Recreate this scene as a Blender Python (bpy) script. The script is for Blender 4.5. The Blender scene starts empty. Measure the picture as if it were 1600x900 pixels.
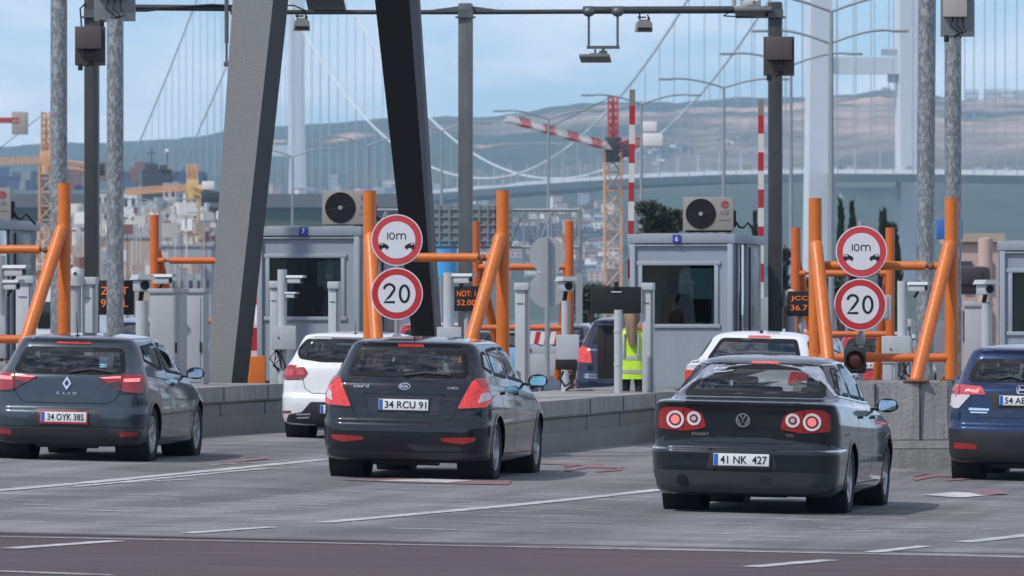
import bpy, bmesh, math, random
import numpy as np
from mathutils import Vector, Matrix
from mathutils.bvhtree import BVHTree
from mathutils.geometry import tessellate_polygon
R = math.radians
rng = random.Random(7)
SC = bpy.context.scene
COL = SC.collection

# ------------------------------------------------------------------ camera, sky, sun, exposure
F = 10500.0; YH = 492.0; HC = 1.76; CF = .020; TH = R(9.8)
cd = bpy.data.cameras.new('camera'); cam = bpy.data.objects.new('camera', cd); COL.objects.link(cam)
cam.location = (0, 0, HC); cam.rotation_euler = (R(90), 0, 0)
cd.sensor_width = 36; cd.lens = F/1600*36; cd.shift_y = (YH-450)/1600
cd.clip_start = 1; cd.clip_end = 60000
cd.dof.use_dof = True; cd.dof.focus_distance = 70; cd.dof.aperture_fstop = 9
SC.camera = cam
W = bpy.data.worlds.new('World'); SC.world = W; W.use_nodes = True
SUN_EL, SUN_AZ = R(50), R(-128)       # azimuth measured from +Y towards +X
nt = W.node_tree; N = nt.nodes; LK = nt.links
for n in list(N): N.remove(n)
wo = N.new('ShaderNodeOutputWorld'); bg = N.new('ShaderNodeBackground'); sky = N.new('ShaderNodeTexSky')
sky.sky_type = 'NISHITA'; sky.sun_disc = False; sky.sun_elevation = SUN_EL; sky.sun_rotation = SUN_AZ
sky.air_density = 1.0; sky.dust_density = .2; sky.ozone_density = 1.6; sky.altitude = 100
tc = N.new('ShaderNodeTexCoord'); mp = N.new('ShaderNodeMapping'); mp.inputs['Scale'].default_value = (1, 1, 3.2)
n1 = N.new('ShaderNodeTexNoise'); n1.inputs['Scale'].default_value = 16; n1.inputs['Detail'].default_value = 9; n1.inputs['Roughness'].default_value = .58
cr = N.new('ShaderNodeValToRGB'); cr.color_ramp.elements[0].position = .42; cr.color_ramp.elements[1].position = .66
cr.color_ramp.elements[1].color = (.8, .8, .8, 1)
mx = N.new('ShaderNodeMix'); mx.data_type = 'RGBA'
mx.inputs['B'].default_value = (8.4, 8.1, 8.7, 1)
ms_ = N.new('ShaderNodeMapping'); ms_.inputs['Location'].default_value = (0, 0, .085); LK.new(tc.outputs['Generated'], ms_.inputs[0]); LK.new(ms_.outputs[0], sky.inputs[0])
LK.new(tc.outputs['Generated'], mp.inputs[0]); LK.new(mp.outputs[0], n1.inputs['Vector']); LK.new(n1.outputs[0], cr.inputs[0])
LK.new(cr.outputs[0], mx.inputs['Factor']); LK.new(sky.outputs[0], mx.inputs['A']); LK.new(mx.outputs['Result'], bg.inputs[0])
LK.new(bg.outputs[0], wo.inputs[0]); bg.inputs[1].default_value = .15
sd = bpy.data.lights.new('sun', 'SUN'); sun = bpy.data.objects.new('sun', sd); COL.objects.link(sun)
sd.energy = 3.1; sd.angle = R(1.2); sd.color = (1, .95, .88)
dv = Vector((math.sin(SUN_AZ)*math.cos(SUN_EL), math.cos(SUN_AZ)*math.cos(SUN_EL), math.sin(SUN_EL)))
sun.rotation_euler = dv.to_track_quat('Z', 'Y').to_euler()
SC.view_settings.view_transform = 'Standard'; SC.view_settings.look = 'None'
SC.view_settings.exposure = .08; SC.view_settings.gamma = 1; SC.view_settings.use_curve_mapping = False
SC.render.engine = 'CYCLES'
SC.cycles.max_bounces = 8; SC.cycles.transparent_max_bounces = 16; SC.cycles.volume_bounces = 0
SC.cycles.use_denoising = True

# ------------------------------------------------------------------ helpers
def rise(y): q = max(0, min(1, (y-60)/24)); return .11*q*q*(3-2*q)      # the road climbs a little to the booths
def gz(x, y=95): return max(-.6, min(.6, -CF*x))+rise(y)
def sg(u, v):                                  # scale (px per metre) of the spot on the road seen at u, v
    s = (v-YH-CF*(u-800))/HC
    for _ in range(12): s = (v-YH-CF*(u-800))/(HC-rise(F/s))
    return s
def G(u, v): s = sg(u, v); x = (u-800)/s; return Vector((x, F/s, gz(x, F/s)))
def PX(u, s): return (u-800)/s
def ZV(v, s): return HC-(v-YH)/s
def P(u, v, s): return Vector((PX(u, s), F/s, ZV(v, s)))

MATS = {}
def mat(name, col, rough=.5, metal=0., var=.12, vs=3., bump=0., bs=30., coat=0., emit=None, es=1., spec=.5, streak=0., dark_back=False, flake=0.):
    if name in MATS: return MATS[name]
    m = bpy.data.materials.new(name); m.use_nodes = True; t = m.node_tree; n = t.nodes; l = t.links
    b = n['Principled BSDF']; b.inputs['Roughness'].default_value = rough; b.inputs['Metallic'].default_value = metal
    b.inputs['Specular IOR Level'].default_value = spec
    if coat: b.inputs['Coat Weight'].default_value = coat; b.inputs['Coat Roughness'].default_value = .04
    co = n.new('ShaderNodeTexCoord')
    no = n.new('ShaderNodeTexNoise'); no.inputs['Scale'].default_value = vs; no.inputs['Detail'].default_value = 8; no.inputs['Roughness'].default_value = .65
    l.new(co.outputs['Object'], no.inputs['Vector'])
    mr = n.new('ShaderNodeMapRange'); mr.inputs[1].default_value = .25; mr.inputs[2].default_value = .75
    mr.inputs[3].default_value = 1-var; mr.inputs[4].default_value = 1+var
    l.new(no.outputs[0], mr.inputs[0])
    fac = mr.outputs[0]
    if streak:
        mp = n.new('ShaderNodeMapping'); mp.inputs['Scale'].default_value = (14, 14, .8)
        n2 = n.new('ShaderNodeTexNoise'); n2.inputs['Scale'].default_value = 1; n2.inputs['Detail'].default_value = 6
        l.new(co.outputs['Object'], mp.inputs[0]); l.new(mp.outputs[0], n2.inputs['Vector'])
        m2 = n.new('ShaderNodeMapRange'); m2.inputs[1].default_value = .3; m2.inputs[2].default_value = .7
        m2.inputs[3].default_value = 1-streak; m2.inputs[4].default_value = 1+streak*.5
        l.new(n2.outputs[0], m2.inputs[0]); mu = n.new('ShaderNodeMath'); mu.operation = 'MULTIPLY'
        l.new(fac, mu.inputs[0]); l.new(m2.outputs[0], mu.inputs[1]); fac = mu.outputs[0]
    vm = n.new('ShaderNodeVectorMath'); vm.operation = 'SCALE'; vm.inputs[0].default_value = col[:3]
    l.new(fac, vm.inputs['Scale']); csock = vm.outputs[0]
    if dark_back:
        ge = n.new('ShaderNodeNewGeometry'); mm = n.new('ShaderNodeMix'); mm.data_type = 'RGBA'; mm.inputs['B'].default_value = (.02, .02, .02, 1)
        l.new(ge.outputs['Backfacing'], mm.inputs['Factor']); l.new(csock, mm.inputs['A']); csock = mm.outputs['Result']
        m3 = n.new('ShaderNodeMapRange'); m3.inputs[3].default_value = coat; m3.inputs[4].default_value = 0
        l.new(ge.outputs['Backfacing'], m3.inputs[0]); l.new(m3.outputs[0], b.inputs['Coat Weight'])
    l.new(csock, b.inputs['Base Color'])
    rr = n.new('ShaderNodeMapRange'); rr.inputs[1].default_value = .3; rr.inputs[2].default_value = .7
    rr.inputs[3].default_value = max(.02, rough*(1-var)); rr.inputs[4].default_value = min(1, rough*(1+var)+var*.1)
    l.new(no.outputs[0], rr.inputs[0]); l.new(rr.outputs[0], b.inputs['Roughness'])
    if bump:
        nb = n.new('ShaderNodeTexNoise'); nb.inputs['Scale'].default_value = bs; nb.inputs['Detail'].default_value = 5
        l.new(co.outputs['Object'], nb.inputs['Vector']); bp = n.new('ShaderNodeBump'); bp.inputs['Strength'].default_value = bump; bp.inputs['Distance'].default_value = .02
        l.new(nb.outputs[0], bp.inputs['Height']); l.new(bp.outputs[0], b.inputs['Normal'])
    if emit:
        b.inputs['Emission Color'].default_value = (*emit, 1); b.inputs['Emission Strength'].default_value = es
    MATS[name] = m; return m

def glass(name, tint, refl=1.0):
    if name in MATS: return MATS[name]
    m = bpy.data.materials.new(name); m.use_nodes = True; t = m.node_tree; n = t.nodes; l = t.links
    n.remove(n['Principled BSDF']); out = n['Material Output']
    tr = n.new('ShaderNodeBsdfTransparent'); tr.inputs[0].default_value = (*tint, 1)
    gl = n.new('ShaderNodeBsdfGlossy'); gl.inputs['Roughness'].default_value = .02; gl.inputs[0].default_value = (1, 1, 1, 1)
    fr = n.new('ShaderNodeFresnel'); fr.inputs[0].default_value = 1.55
    mu = n.new('ShaderNodeMath'); mu.operation = 'MULTIPLY_ADD'; mu.inputs[1].default_value = refl; mu.inputs[2].default_value = .03*refl; mu.use_clamp = True
    ms = n.new('ShaderNodeMixShader')
    l.new(fr.outputs[0], mu.inputs[0]); l.new(mu.outputs[0], ms.inputs[0]); l.new(tr.outputs[0], ms.inputs[1]); l.new(gl.outputs[0], ms.inputs[2])
    l.new(ms.outputs[0], out.inputs[0]); MATS[name] = m; return m

def voro_mat(name, c1, c2, scale, rough=.5, metal=.5, stretch=(1, 1, 1)):
    if name in MATS: return MATS[name]
    m = mat(name, c1, rough, metal); t = m.node_tree; n = t.nodes; l = t.links; b = n['Principled BSDF']
    co = n.new('ShaderNodeTexCoord'); mp = n.new('ShaderNodeMapping'); mp.inputs['Scale'].default_value = stretch
    v = n.new('ShaderNodeTexVoronoi'); v.inputs['Scale'].default_value = scale
    no = n.new('ShaderNodeTexNoise'); no.inputs['Scale'].default_value = scale*.9; no.inputs['Detail'].default_value = 4
    mx = n.new('ShaderNodeMix'); mx.data_type = 'RGBA'; mx.inputs['A'].default_value = (*c1, 1); mx.inputs['B'].default_value = (*c2, 1)
    a = n.new('ShaderNodeVectorMath'); a.operation = 'ADD'; sc = n.new('ShaderNodeVectorMath'); sc.operation = 'SCALE'; sc.inputs['Scale'].default_value = .35/scale*4
    l.new(co.outputs['Object'], mp.inputs[0]); l.new(mp.outputs[0], no.inputs['Vector']); l.new(no.outputs['Color'], sc.inputs[0])
    l.new(mp.outputs[0], a.inputs[0]); l.new(sc.outputs[0], a.inputs[1]); l.new(a.outputs[0], v.inputs['Vector'])
    sp = n.new('ShaderNodeSeparateColor'); l.new(v.outputs['Color'], sp.inputs[0])
    rp = n.new('ShaderNodeMapRange'); rp.inputs[1].default_value = .45; rp.inputs[2].default_value = .8; l.new(sp.outputs[0], rp.inputs[0])
    l.new(rp.outputs[0], mx.inputs['Factor']); l.new(mx.outputs['Result'], b.inputs['Base Color'])
    return m

class B:
    """collects shapes for one mesh"""
    def __init__(s): s.bm = bmesh.new(); s.mi = 0
    def _fin(s, faces, smooth=False):
        for f in faces: f.material_index = s.mi; f.smooth = smooth
    def box(s, c, d, bev=0., rz=0., rot=None):
        r = bmesh.ops.create_cube(s.bm, size=1); vs = r['verts']
        M = Matrix.Translation(c) @ (rot if rot is not None else Matrix.Rotation(rz, 4, 'Z')) @ Matrix.Diagonal((*d, 1))
        bmesh.ops.transform(s.bm, matrix=M, verts=vs)
        fs = {f for v in vs for f in v.link_faces}
        s._fin(fs)
        if bev:
            es = list({e for v in vs for e in v.link_edges})
            r = bmesh.ops.bevel(s.bm, geom=es, offset=bev, segments=2, affect='EDGES', profile=.6, clamp_overlap=True)
            s._fin(r['faces'])
        return s
    def cyl(s, a, b, r1, r2=None, n=16, caps=True, smooth=True):
        a = Vector(a); b = Vector(b); r2 = r1 if r2 is None else r2
        q = (b-a).to_track_quat('Z', 'Y').to_matrix(); ring = []
        for p, r in ((a, r1), (b, r2)):
            ring.append([s.bm.verts.new(p+q@Vector((r*math.cos(t*2*math.pi/n), r*math.sin(t*2*math.pi/n), 0))) for t in range(n)])
        fs = [s.bm.faces.new((ring[0][i], ring[0][(i+1) % n], ring[1][(i+1) % n], ring[1][i])) for i in range(n)]
        s._fin(fs, smooth)
        if caps:
            s._fin([s.bm.faces.new(ring[0][::-1]), s.bm.faces.new(ring[1])])
        return s
    def tube(s, pts, r, n=8, closed=False):
        pts = [Vector(p) for p in pts]; rings = []
        rr = r if isinstance(r, (list, tuple)) else [r]*len(pts)
        for i, p in enumerate(pts):
            d = (pts[min(i+1, len(pts)-1)]-pts[max(i-1, 0)]); q = d.to_track_quat('Z', 'Y').to_matrix()
            rings.append([s.bm.verts.new(p+q@Vector((rr[i]*math.cos(t*2*math.pi/n), rr[i]*math.sin(t*2*math.pi/n), 0))) for t in range(n)])
        fs = []
        for k in range(len(pts)-1):
            a, b = rings[k], rings[k+1]
            off = min(range(n), key=lambda o: (a[0].co-b[o].co).length)
            fs += [s.bm.faces.new((a[i], a[(i+1) % n], b[(i+1+off) % n], b[(i+off) % n])) for i in range(n)]
        s._fin(fs, True)
        s._fin([s.bm.faces.new(rings[0][::-1]), s.bm.faces.new(rings[-1])])
        return s
    def sph(s, c, r, sc=(1, 1, 1), u=16, v=10):
        g = bmesh.ops.create_uvsphere(s.bm, u_segments=u, v_segments=v, radius=r)
        bmesh.ops.transform(s.bm, matrix=Matrix.Translation(c) @ Matrix.Diagonal((*sc, 1)), verts=g['verts'])
        s._fin({f for w in g['verts'] for f in w.link_faces}, True); return s
    def lathe(s, prof, M=None, n=32, smooth=True):
        """prof: (r, z) pairs turned about z"""
        M = M or Matrix(); rings = []
        for r, z in prof:
            rings.append([s.bm.verts.new(M@Vector((max(r, 1e-4)*math.cos(t*2*math.pi/n), max(r, 1e-4)*math.sin(t*2*math.pi/n), z))) for t in range(n)])
        fs = [s.bm.faces.new((a[i], a[(i+1) % n], b[(i+1) % n], b[i])) for a, b in zip(rings, rings[1:]) for i in range(n)]
        s._fin(fs, smooth); return s
    def prism(s, pts, y0, y1, M=None, axis='y'):
        """polygon in (x,z) pushed from y0 to y1"""
        M = M or Matrix()
        f = (lambda p, y: Vector((p[0], y, p[1]))) if axis == 'y' else ((lambda p, y: Vector((y, p[0], p[1]))) if axis == 'x' else (lambda p, y: Vector((p[0], p[1], y))))
        a = [s.bm.verts.new(M@f(p, y0)) for p in pts]; b = [s.bm.verts.new(M@f(p, y1)) for p in pts]; n = len(pts)
        fs = [s.bm.faces.new((a[i], a[(i+1) % n], b[(i+1) % n], b[i])) for i in range(n)]
        fs += [s.bm.faces.new(a[::-1]), s.bm.faces.new(b)]
        s._fin(fs); return s
    def quad(s, *p):
        s._fin([s.bm.faces.new([s.bm.verts.new(Vector(q)) for q in p])]); return s
    def mesh(s, name, mats, sharp=35):
        bmesh.ops.recalc_face_normals(s.bm, faces=s.bm.faces)
        me = bpy.data.meshes.new(name); s.bm.to_mesh(me); s.bm.free()
        for m in (mats if isinstance(mats, (list, tuple)) else [mats]): me.materials.append(m)
        me.set_sharp_from_angle(angle=R(sharp)); return me
    def build(s, name, mats, parent=None, sharp=35):
        o = bpy.data.objects.new(name, s.mesh(name, mats, sharp)); COL.objects.link(o)
        if parent is not None: o.parent = parent
        return o

def tag(o, label=None, cat=None, group=None, kind=None):
    if label: o['label'] = label
    if cat: o['category'] = cat
    if group: o['group'] = group
    if kind: o['kind'] = kind
    return o
def thing(name, label, cat, loc=(0, 0, 0), rz=0., group=None):
    o = bpy.data.objects.new(name, None); o.empty_display_size = .1; COL.objects.link(o)
    o.location = loc; o.rotation_euler = (0, 0, rz); return tag(o, label, cat, group)
def ref(name, mesh, parent):
    o = bpy.data.objects.new(name, mesh); COL.objects.link(o); o.parent = parent; return o
def copy_tree(o, parent=None):
    kids = [c for c in KIDS.get(o, [])] if False else [c for c in o.children]
    c = o.copy(); COL.objects.link(c)
    if parent is not None: c.parent = parent
    for k in kids: copy_tree(k, c)
    return c
KIDS = {}

def text_mesh(body, size, sx=1., bold=0.):
    cu = bpy.data.curves.new('t', 'FONT'); cu.body = body; cu.size = size; cu.align_x = 'CENTER'; cu.align_y = 'CENTER'; cu.offset = bold
    cu.resolution_u = 3
    o = bpy.data.objects.new('t', cu); COL.objects.link(o)
    dg = bpy.context.evaluated_depsgraph_get(); me = bpy.data.meshes.new_from_object(o.evaluated_get(dg))
    bpy.data.objects.remove(o); bpy.data.curves.remove(cu)
    vs = np.array([v.co[:] for v in me.vertices]); fs = [tuple(p.vertices) for p in me.polygons]
    if len(vs) == 0: return [], []
    vs[:, 0] -= (vs[:, 0].max()+vs[:, 0].min())/2; vs[:, 1] -= (vs[:, 1].max()+vs[:, 1].min())/2
    vs[:, 0] *= sx; bpy.data.meshes.remove(me)
    return [(v[0], v[1]) for v in vs], fs
def text_fit(body, w, h, bold=0.):
    v, f = text_mesh(body, 1., 1., bold); a = np.array(v)
    kx = w/(a[:, 0].max()-a[:, 0].min()); kz = h/(a[:, 1].max()-a[:, 1].min())
    return [(p[0]*kx, p[1]*kz) for p in v], f
def add_text(b, tm, c, M=None, y=0.):
    """flat text facing -y, centred at c=(x,z)"""
    vs = [b.bm.verts.new((M or Matrix())@Vector((x+c[0], y, z+c[1]))) for x, z in tm[0]]
    for f in tm[1]:
        try: fc = b.bm.faces.new([vs[i] for i in f]); fc.material_index = b.mi
        except ValueError: pass

def chaikin(p, n=2):
    for _ in range(n):
        q = []
        for i in range(len(p)):
            a, b = p[i], p[(i+1) % len(p)]
            q += [(a[0]*.75+b[0]*.25, a[1]*.75+b[1]*.25), (a[0]*.25+b[0]*.75, a[1]*.25+b[1]*.75)]
        p = q
    return p
def rounded(p, r=.03, n=3):
    """polygon with its corners rounded by r"""
    out = []
    for i in range(len(p)):
        a, b, c = Vector(p[i-1]), Vector(p[i]), Vector(p[(i+1) % len(p)])
        d1 = (a-b); d2 = (c-b); k = min(r, d1.length*.45, d2.length*.45)
        s, e = b+d1.normalized()*k, b+d2.normalized()*k
        for j in range(n+1):
            t = j/n; out.append(tuple((1-t)**2*s+2*t*(1-t)*b+t*t*e))
    return out
def circle(cx, cz, r, n=20, rz=None): return [(cx+r*math.cos(i*2*math.pi/n), cz+(rz or r)*math.sin(i*2*math.pi/n)) for i in range(n)]
def ribbon(pts, w):
    pts = [Vector(p) for p in pts]; a = []; b = []
    for i, p in enumerate(pts):
        d = (pts[min(i+1, len(pts)-1)]-pts[max(i-1, 0)]).normalized(); nrm = Vector((-d.y, d.x))*w/2
        a.append(tuple(p+nrm)); b.append(tuple(p-nrm))
    return a+b[::-1]

# ------------------------------------------------------------------ cars
def pchip(xs, ys, x):
    xs = np.array(xs, float); ys = np.array(ys, float); h = np.diff(xs); d = np.diff(ys)/h; m = np.zeros(len(xs))
    for i in range(1, len(xs)-1):
        if d[i-1]*d[i] > 0:
            w1 = 2*h[i]+h[i-1]; w2 = h[i]+2*h[i-1]; m[i] = (w1+w2)/(w1/d[i-1]+w2/d[i])
    m[0] = d[0]; m[-1] = d[-1]
    k = np.clip(np.searchsorted(xs, x)-1, 0, len(xs)-2); t = (x-xs[k])/h[k]
    return (2*t**3-3*t**2+1)*ys[k]+(t**3-2*t**2+t)*h[k]*m[k]+(-2*t**3+3*t**2)*ys[k+1]+(t**3-t**2)*h[k]*m[k+1]

class Car:
    """a body built as closed outlines stacked from sill to roof; lamps, glass and trim follow its surface"""
    def __init__(s, rows, fine=1.0, barrel=.03):
        r = np.array(rows, float)                       # yr zr yf zf w rr rf bow
        dd = np.linalg.norm(np.diff(r[:, :5], axis=0), axis=1); k = np.concatenate([[0], np.cumsum(np.maximum(dd, .03))])
        ks = []
        for i in range(len(k)-1):
            n = max(2, int(math.ceil((k[i+1]-k[i])/(.05/fine)))); ks += list(k[i]+(k[i+1]-k[i])*np.arange(n)/n)
        ks.append(k[-1]); ks = np.array(ks)
        c = np.stack([pchip(k, r[:, j], ks) for j in range(8)], 1)
        nr, nc, ns = int(12*fine), int(10*fine), int(90*fine)
        V = []; half = None
        for yr, zr, yf, zf, w, rr, rf, bow in c:
            rr = min(rr, w*.95, (yf-yr)*.3); rf = min(rf, w*.95, (yf-yr)*.3); rx = min(w*.9, rr*.9); fx = min(w*.9, rf*.75)
            pts = []
            for i in range(nr+1):
                x = (w-rx)*i/nr; pts.append((x, yr+bow*(x/w)**2))
            b0 = yr+bow*((w-rx)/w)**2
            for i in range(1, nc+1):
                a = math.pi/2*i/nc; pts.append((w-rx+rx*math.sin(a), b0+rr*(1-math.cos(a))))
            y0 = b0+rr; f0 = yf-bow*1.6*((w-fx)/w)**2; y1 = f0-rf
            for i in range(1, ns+1): pts.append((w, y0+(y1-y0)*i/ns))
            for i in range(1, nc+1):
                a = math.pi/2*i/nc; pts.append((w-fx+fx*math.cos(a), y1+rf*math.sin(a)))
            for i in range(1, nr+1):
                x = (w-fx)*(1-i/nr); pts.append((x, yf-bow*1.6*(x/w)**2))
            mid = (yr+yf)/2; hl = (yf-yr)/2
            pts = [(x*(1-barrel*((y-mid)/2.3)**2), y) for x, y in pts]
            half = len(pts)
            loop = pts+[(-x, y) for x, y in pts[-2:0:-1]]
            V.append([(x, y, zr+(zf-zr)*max(0, min(1, (y-yr)/(yf-yr)))) for x, y in loop])
        s.L, s.n = len(V), len(V[0])
        s.v = [p for row in V for p in row]
        s.f = [(i*s.n+j, i*s.n+(j+1) % s.n, (i+1)*s.n+(j+1) % s.n, (i+1)*s.n+j) for i in range(s.L-1) for j in range(s.n)]
        t = V[-1]; cy = sum(p[1] for p in t)/len(t); cz = sum(p[2] for p in t)/len(t)
        s.v.append((0, cy, cz)); ci = len(s.v)-1
        s.f += [((s.L-1)*s.n+j, (s.L-1)*s.n+(j+1) % s.n, ci) for j in range(s.n)]
        s.bvh = BVHTree.FromPolygons(s.v, s.f)
        s.holes = []; s.arches = []
    AX = {'rear': (lambda a, b: ((a, -2, b), (0, 1, 0))), 'front': (lambda a, b: ((a, 9, b), (0, -1, 0))),
          'right': (lambda a, b: ((3, a, b), (-1, 0, 0))), 'left': (lambda a, b: ((-3, a, b), (1, 0, 0))), 'top': (lambda a, b: ((a, b, 4), (0, 0, -1)))}
    def hit(s, ax, a, b):
        o, d = s.AX[ax](a, b); o = Vector(o); d = Vector(d); h = s.bvh.ray_cast(o, d)
        if h[0] is None:
            h = s.bvh.find_nearest(o+d*(2.1 if ax in ('rear', 'right', 'left') else 4))
            return h[0].copy(), h[1] if h[1].dot(d) < 0 else -h[1], d
        return h[0].copy(), (h[1] if h[1].dot(d) < 0 else -h[1]), d
    def patch(s, b, poly, ax, off=.004, thick=.012, cell=.05, smooth=True):
        """a 2-D outline laid on the body surface, raised by off"""
        tb = bmesh.new(); f = tb.faces.new([tb.verts.new((p[0], p[1], 0)) for p in poly])
        bmesh.ops.triangulate(tb, faces=[f])
        xs = [p[0] for p in poly]; zs = [p[1] for p in poly]
        for lo, hi, no in ((min(xs), max(xs), 0), (min(zs), max(zs), 1)):
            k = math.floor(lo/cell)+1
            while k*cell < hi:
                co = [0, 0, 0]; nn = [0, 0, 0]; co[no] = k*cell; nn[no] = 1
                bmesh.ops.bisect_plane(tb, geom=tb.verts[:]+tb.edges[:]+tb.faces[:], plane_co=co, plane_no=nn, dist=1e-5); k += 1
        s.lay(b, tb, ax, off, thick, smooth); tb.free()
    def lay(s, b, tb, ax, off, thick, smooth=True):
        mp = {}; inn = {}
        for v in tb.verts:
            h, n, d = s.hit(ax, v.co.x, v.co.y); n2 = (n-d*.7).normalized()
            mp[v] = b.bm.verts.new(h+n2*off)
            if thick and any(e.is_boundary for e in v.link_edges): inn[v] = b.bm.verts.new(h+n2*(off-thick))
        fs = []
        for f in tb.faces:
            if ax == 'rear' and off > .0115 and max(mp[v].co.y for v in f.verts)-min(mp[v].co.y for v in f.verts) > .13: continue
            try: fs.append(b.bm.faces.new([mp[v] for v in f.verts]))
            except ValueError: pass
        b._fin(fs, smooth); fs = []
        if thick:
            for e in tb.edges:
                if e.is_boundary:
                    v, w = e.verts
                    try: fs.append(b.bm.faces.new((mp[v], mp[w], inn[w], inn[v])))
                    except ValueError: pass
            b._fin(fs)
    def text(s, b, body, cx, cz, w, h, ax='rear', off=.006, bold=0.):
        tm = text_fit(body, w, h, bold); tb = bmesh.new(); vs = [tb.verts.new((x+cx, z+cz, 0)) for x, z in tm[0]]
        for f in tm[1]:
            try: tb.faces.new([vs[i] for i in f])
            except ValueError: pass
        s.lay(b, tb, ax, off, .004, False); tb.free()
    def line(s, b, pts, ax, w=.009, off=.0015): s.patch(b, ribbon(pts, w), ax, off, 0, .04)
    def window(s, poly, ax): s.holes.append((poly, ax))
    def shell(s):
        """the body mesh with its window and wheel openings cut"""
        def inside(poly, x, y):
            c = False; j = len(poly)-1
            for i in range(len(poly)):
                if ((poly[i][1] > y) != (poly[j][1] > y)) and x < (poly[j][0]-poly[i][0])*(y-poly[i][1])/(poly[j][1]-poly[i][1])+poly[i][0]: c = not c
                j = i
            return c
        b = B(); vv = [b.bm.verts.new(p) for p in s.v]
        for f in s.f:
            cx, cy, cz = (sum(s.v[i][k] for i in f)/len(f) for k in range(3))
            kill = False
            for poly, ax in s.holes:
                if ax == 'rear' and cy < 1.9 and inside(poly, cx, cz): kill = True
                elif ax == 'front' and cy > 1.9 and inside(poly, cx, cz): kill = True
                elif ax == 'right' and cx > .3 and inside(poly, cy, cz): kill = True
                elif ax == 'left' and cx < -.3 and inside(poly, cy, cz): kill = True
                if kill: break
            if not kill and abs(cx) > .45:
                for ay, r in s.arches:
                    if (cy-ay)**2+(cz-.31)**2 < r*r: kill = True; break
            if not kill:
                ff = b.bm.faces.new([vv[i] for i in f]); ff.smooth = True
        lo = [v for v in b.bm.verts if not v.link_faces]
        for v in lo: b.bm.verts.remove(v)
        return b

def shrink(poly, d):
    """moves every side of an outline inwards by d (outwards when negative)"""
    n = len(poly); area = sum(poly[i][0]*poly[(i+1) % n][1]-poly[(i+1) % n][0]*poly[i][1] for i in range(n))
    sg_ = 1 if area > 0 else -1; out = []
    for i in range(n):
        a, b, c = Vector(poly[i-1]), Vector(poly[i]), Vector(poly[(i+1) % n])
        e1 = (b-a).normalized(); e2 = (c-b).normalized()
        n1_ = Vector((-e1.y, e1.x))*sg_; n2_ = Vector((-e2.y, e2.x))*sg_; m = (n1_+n2_)
        k = max(.35, m.length_squared/2); out.append(tuple(b+m*(d/k)))
    return out
def mirror(poly): return [(-x, z) for x, z in poly][::-1]

def wheel_mesh_tyre(r, w):
    p = [(r*.66, -w*.42), (r*.70, -w*.47), (r*.86, -w*.5), (r*.95, -w*.46), (r*.99, -w*.38), (r, -w*.30), (r, -w*.17), (r*.975, -w*.165), (r*.975, -w*.145), (r, -w*.14),
         (r, w*-.02), (r*.975, -w*.015), (r*.975, w*.015), (r, w*.02), (r, w*.14), (r*.975, w*.145), (r*.975, w*.165), (r, w*.17), (r, w*.30), (r*.99, w*.38), (r*.95, w*.46), (r*.86, w*.5), (r*.70, w*.47), (r*.66, w*.42), (r*.64, 0), (r*.66, -w*.42)]
    return B().lathe(p, Matrix.Rotation(R(90), 4, 'Y'), 48).mesh('tyre', TYRE, 50)
def wheel_mesh_rim(r, w, spokes, seed=0, dual=False):
    b = B(); M = Matrix.Rotation(R(90), 4, 'Y'); R0 = r*.67
    b.lathe([(R0, w*.40), (R0*1.0, w*.43), (R0*.95, w*.42), (R0*.93, w*.30), (R0*.90, -w*.3), (R0*.96, -w*.4)], M, 40)
    b.lathe([(.001, w*.30), (R0*.16, w*.31), (R0*.22, w*.27), (R0*.22, w*.1)], M, 20)
    for k in range(spokes):
        a = 2*math.pi*k/spokes
        for da in ((-.13, .13) if dual else (0,)):
            Q = Matrix.Rotation(a, 4, 'X'); hw = .018 if dual else .032
            p = [(R0*.12, -hw, w*.22), (R0*.12, hw, w*.22), (R0*.95, hw*.85+da*R0, w*.36), (R0*.95, -hw*.85+da*R0, w*.36)]
            top = [b.bm.verts.new(Q@Vector((x, y, z))) for z, y, x in p]
            bot = [b.bm.verts.new(Q@Vector((x-w*.16, y*1.3, z))) for z, y, x in p]
            fs = [b.bm.faces.new(top), b.bm.faces.new(bot[::-1])]+[b.bm.faces.new((top[i], top[(i+1) % 4], bot[(i+1) % 4], bot[i])) for i in range(4)]
            b._fin(fs)
    return b.mesh('rim', [RIM], 30)
def rim_well(r, w):
    M = Matrix.Rotation(R(90), 4, 'Y'); b = B(); b.lathe([(.001, -w*.05), (r*.62, -w*.05)], M, 24); b.lathe([(r*.3, w*.02), (r*.40, w*.02), (r*.40, -w*.04)], M, 24)
    return b.mesh('brake', DARKPART)

TYRE = mat('tyre rubber', (.018, .018, .02), .85, 0, .25, 8, .2, 60)
RIM = mat('alloy rim', (.55, .56, .58), .32, .85, .12, 6)
DARKPART = mat('dark underside', (.012, .012, .013), .8, 0, .2)
BLACKPL = mat('black plastic', (.022, .022, .024), .5, 0, .15)
BLACKGL = mat('black gloss trim', (.008, .008, .009), .18, 0, .1, coat=.6)
SEAM = mat('panel gap', (.004, .004, .004), .8, 0, .1)
CHROME = mat('chrome trim', (.8, .8, .82), .12, 1, .05)
LAMPR = mat('red lamp lens', (.30, .012, .014), .16, 0, .15, 8, coat=1)
LAMPHOT = mat('lit brake lamp', (.5, .02, .015), .2, 0, .5, 14, coat=1, emit=(1, .05, .03), es=.22)
LAMPGLOW = mat('glowing lamp strip', (.8, .25, .25), .2, 0, .1, coat=1, emit=(1, .22, .2), es=.55)
LAMPW = mat('clear lamp lens', (.62, .55, .55), .15, .2, .15, 30, coat=1)
LAMPRING = mat('lamp ring', (.8, .72, .72), .2, .1, .1, coat=1)
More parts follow.
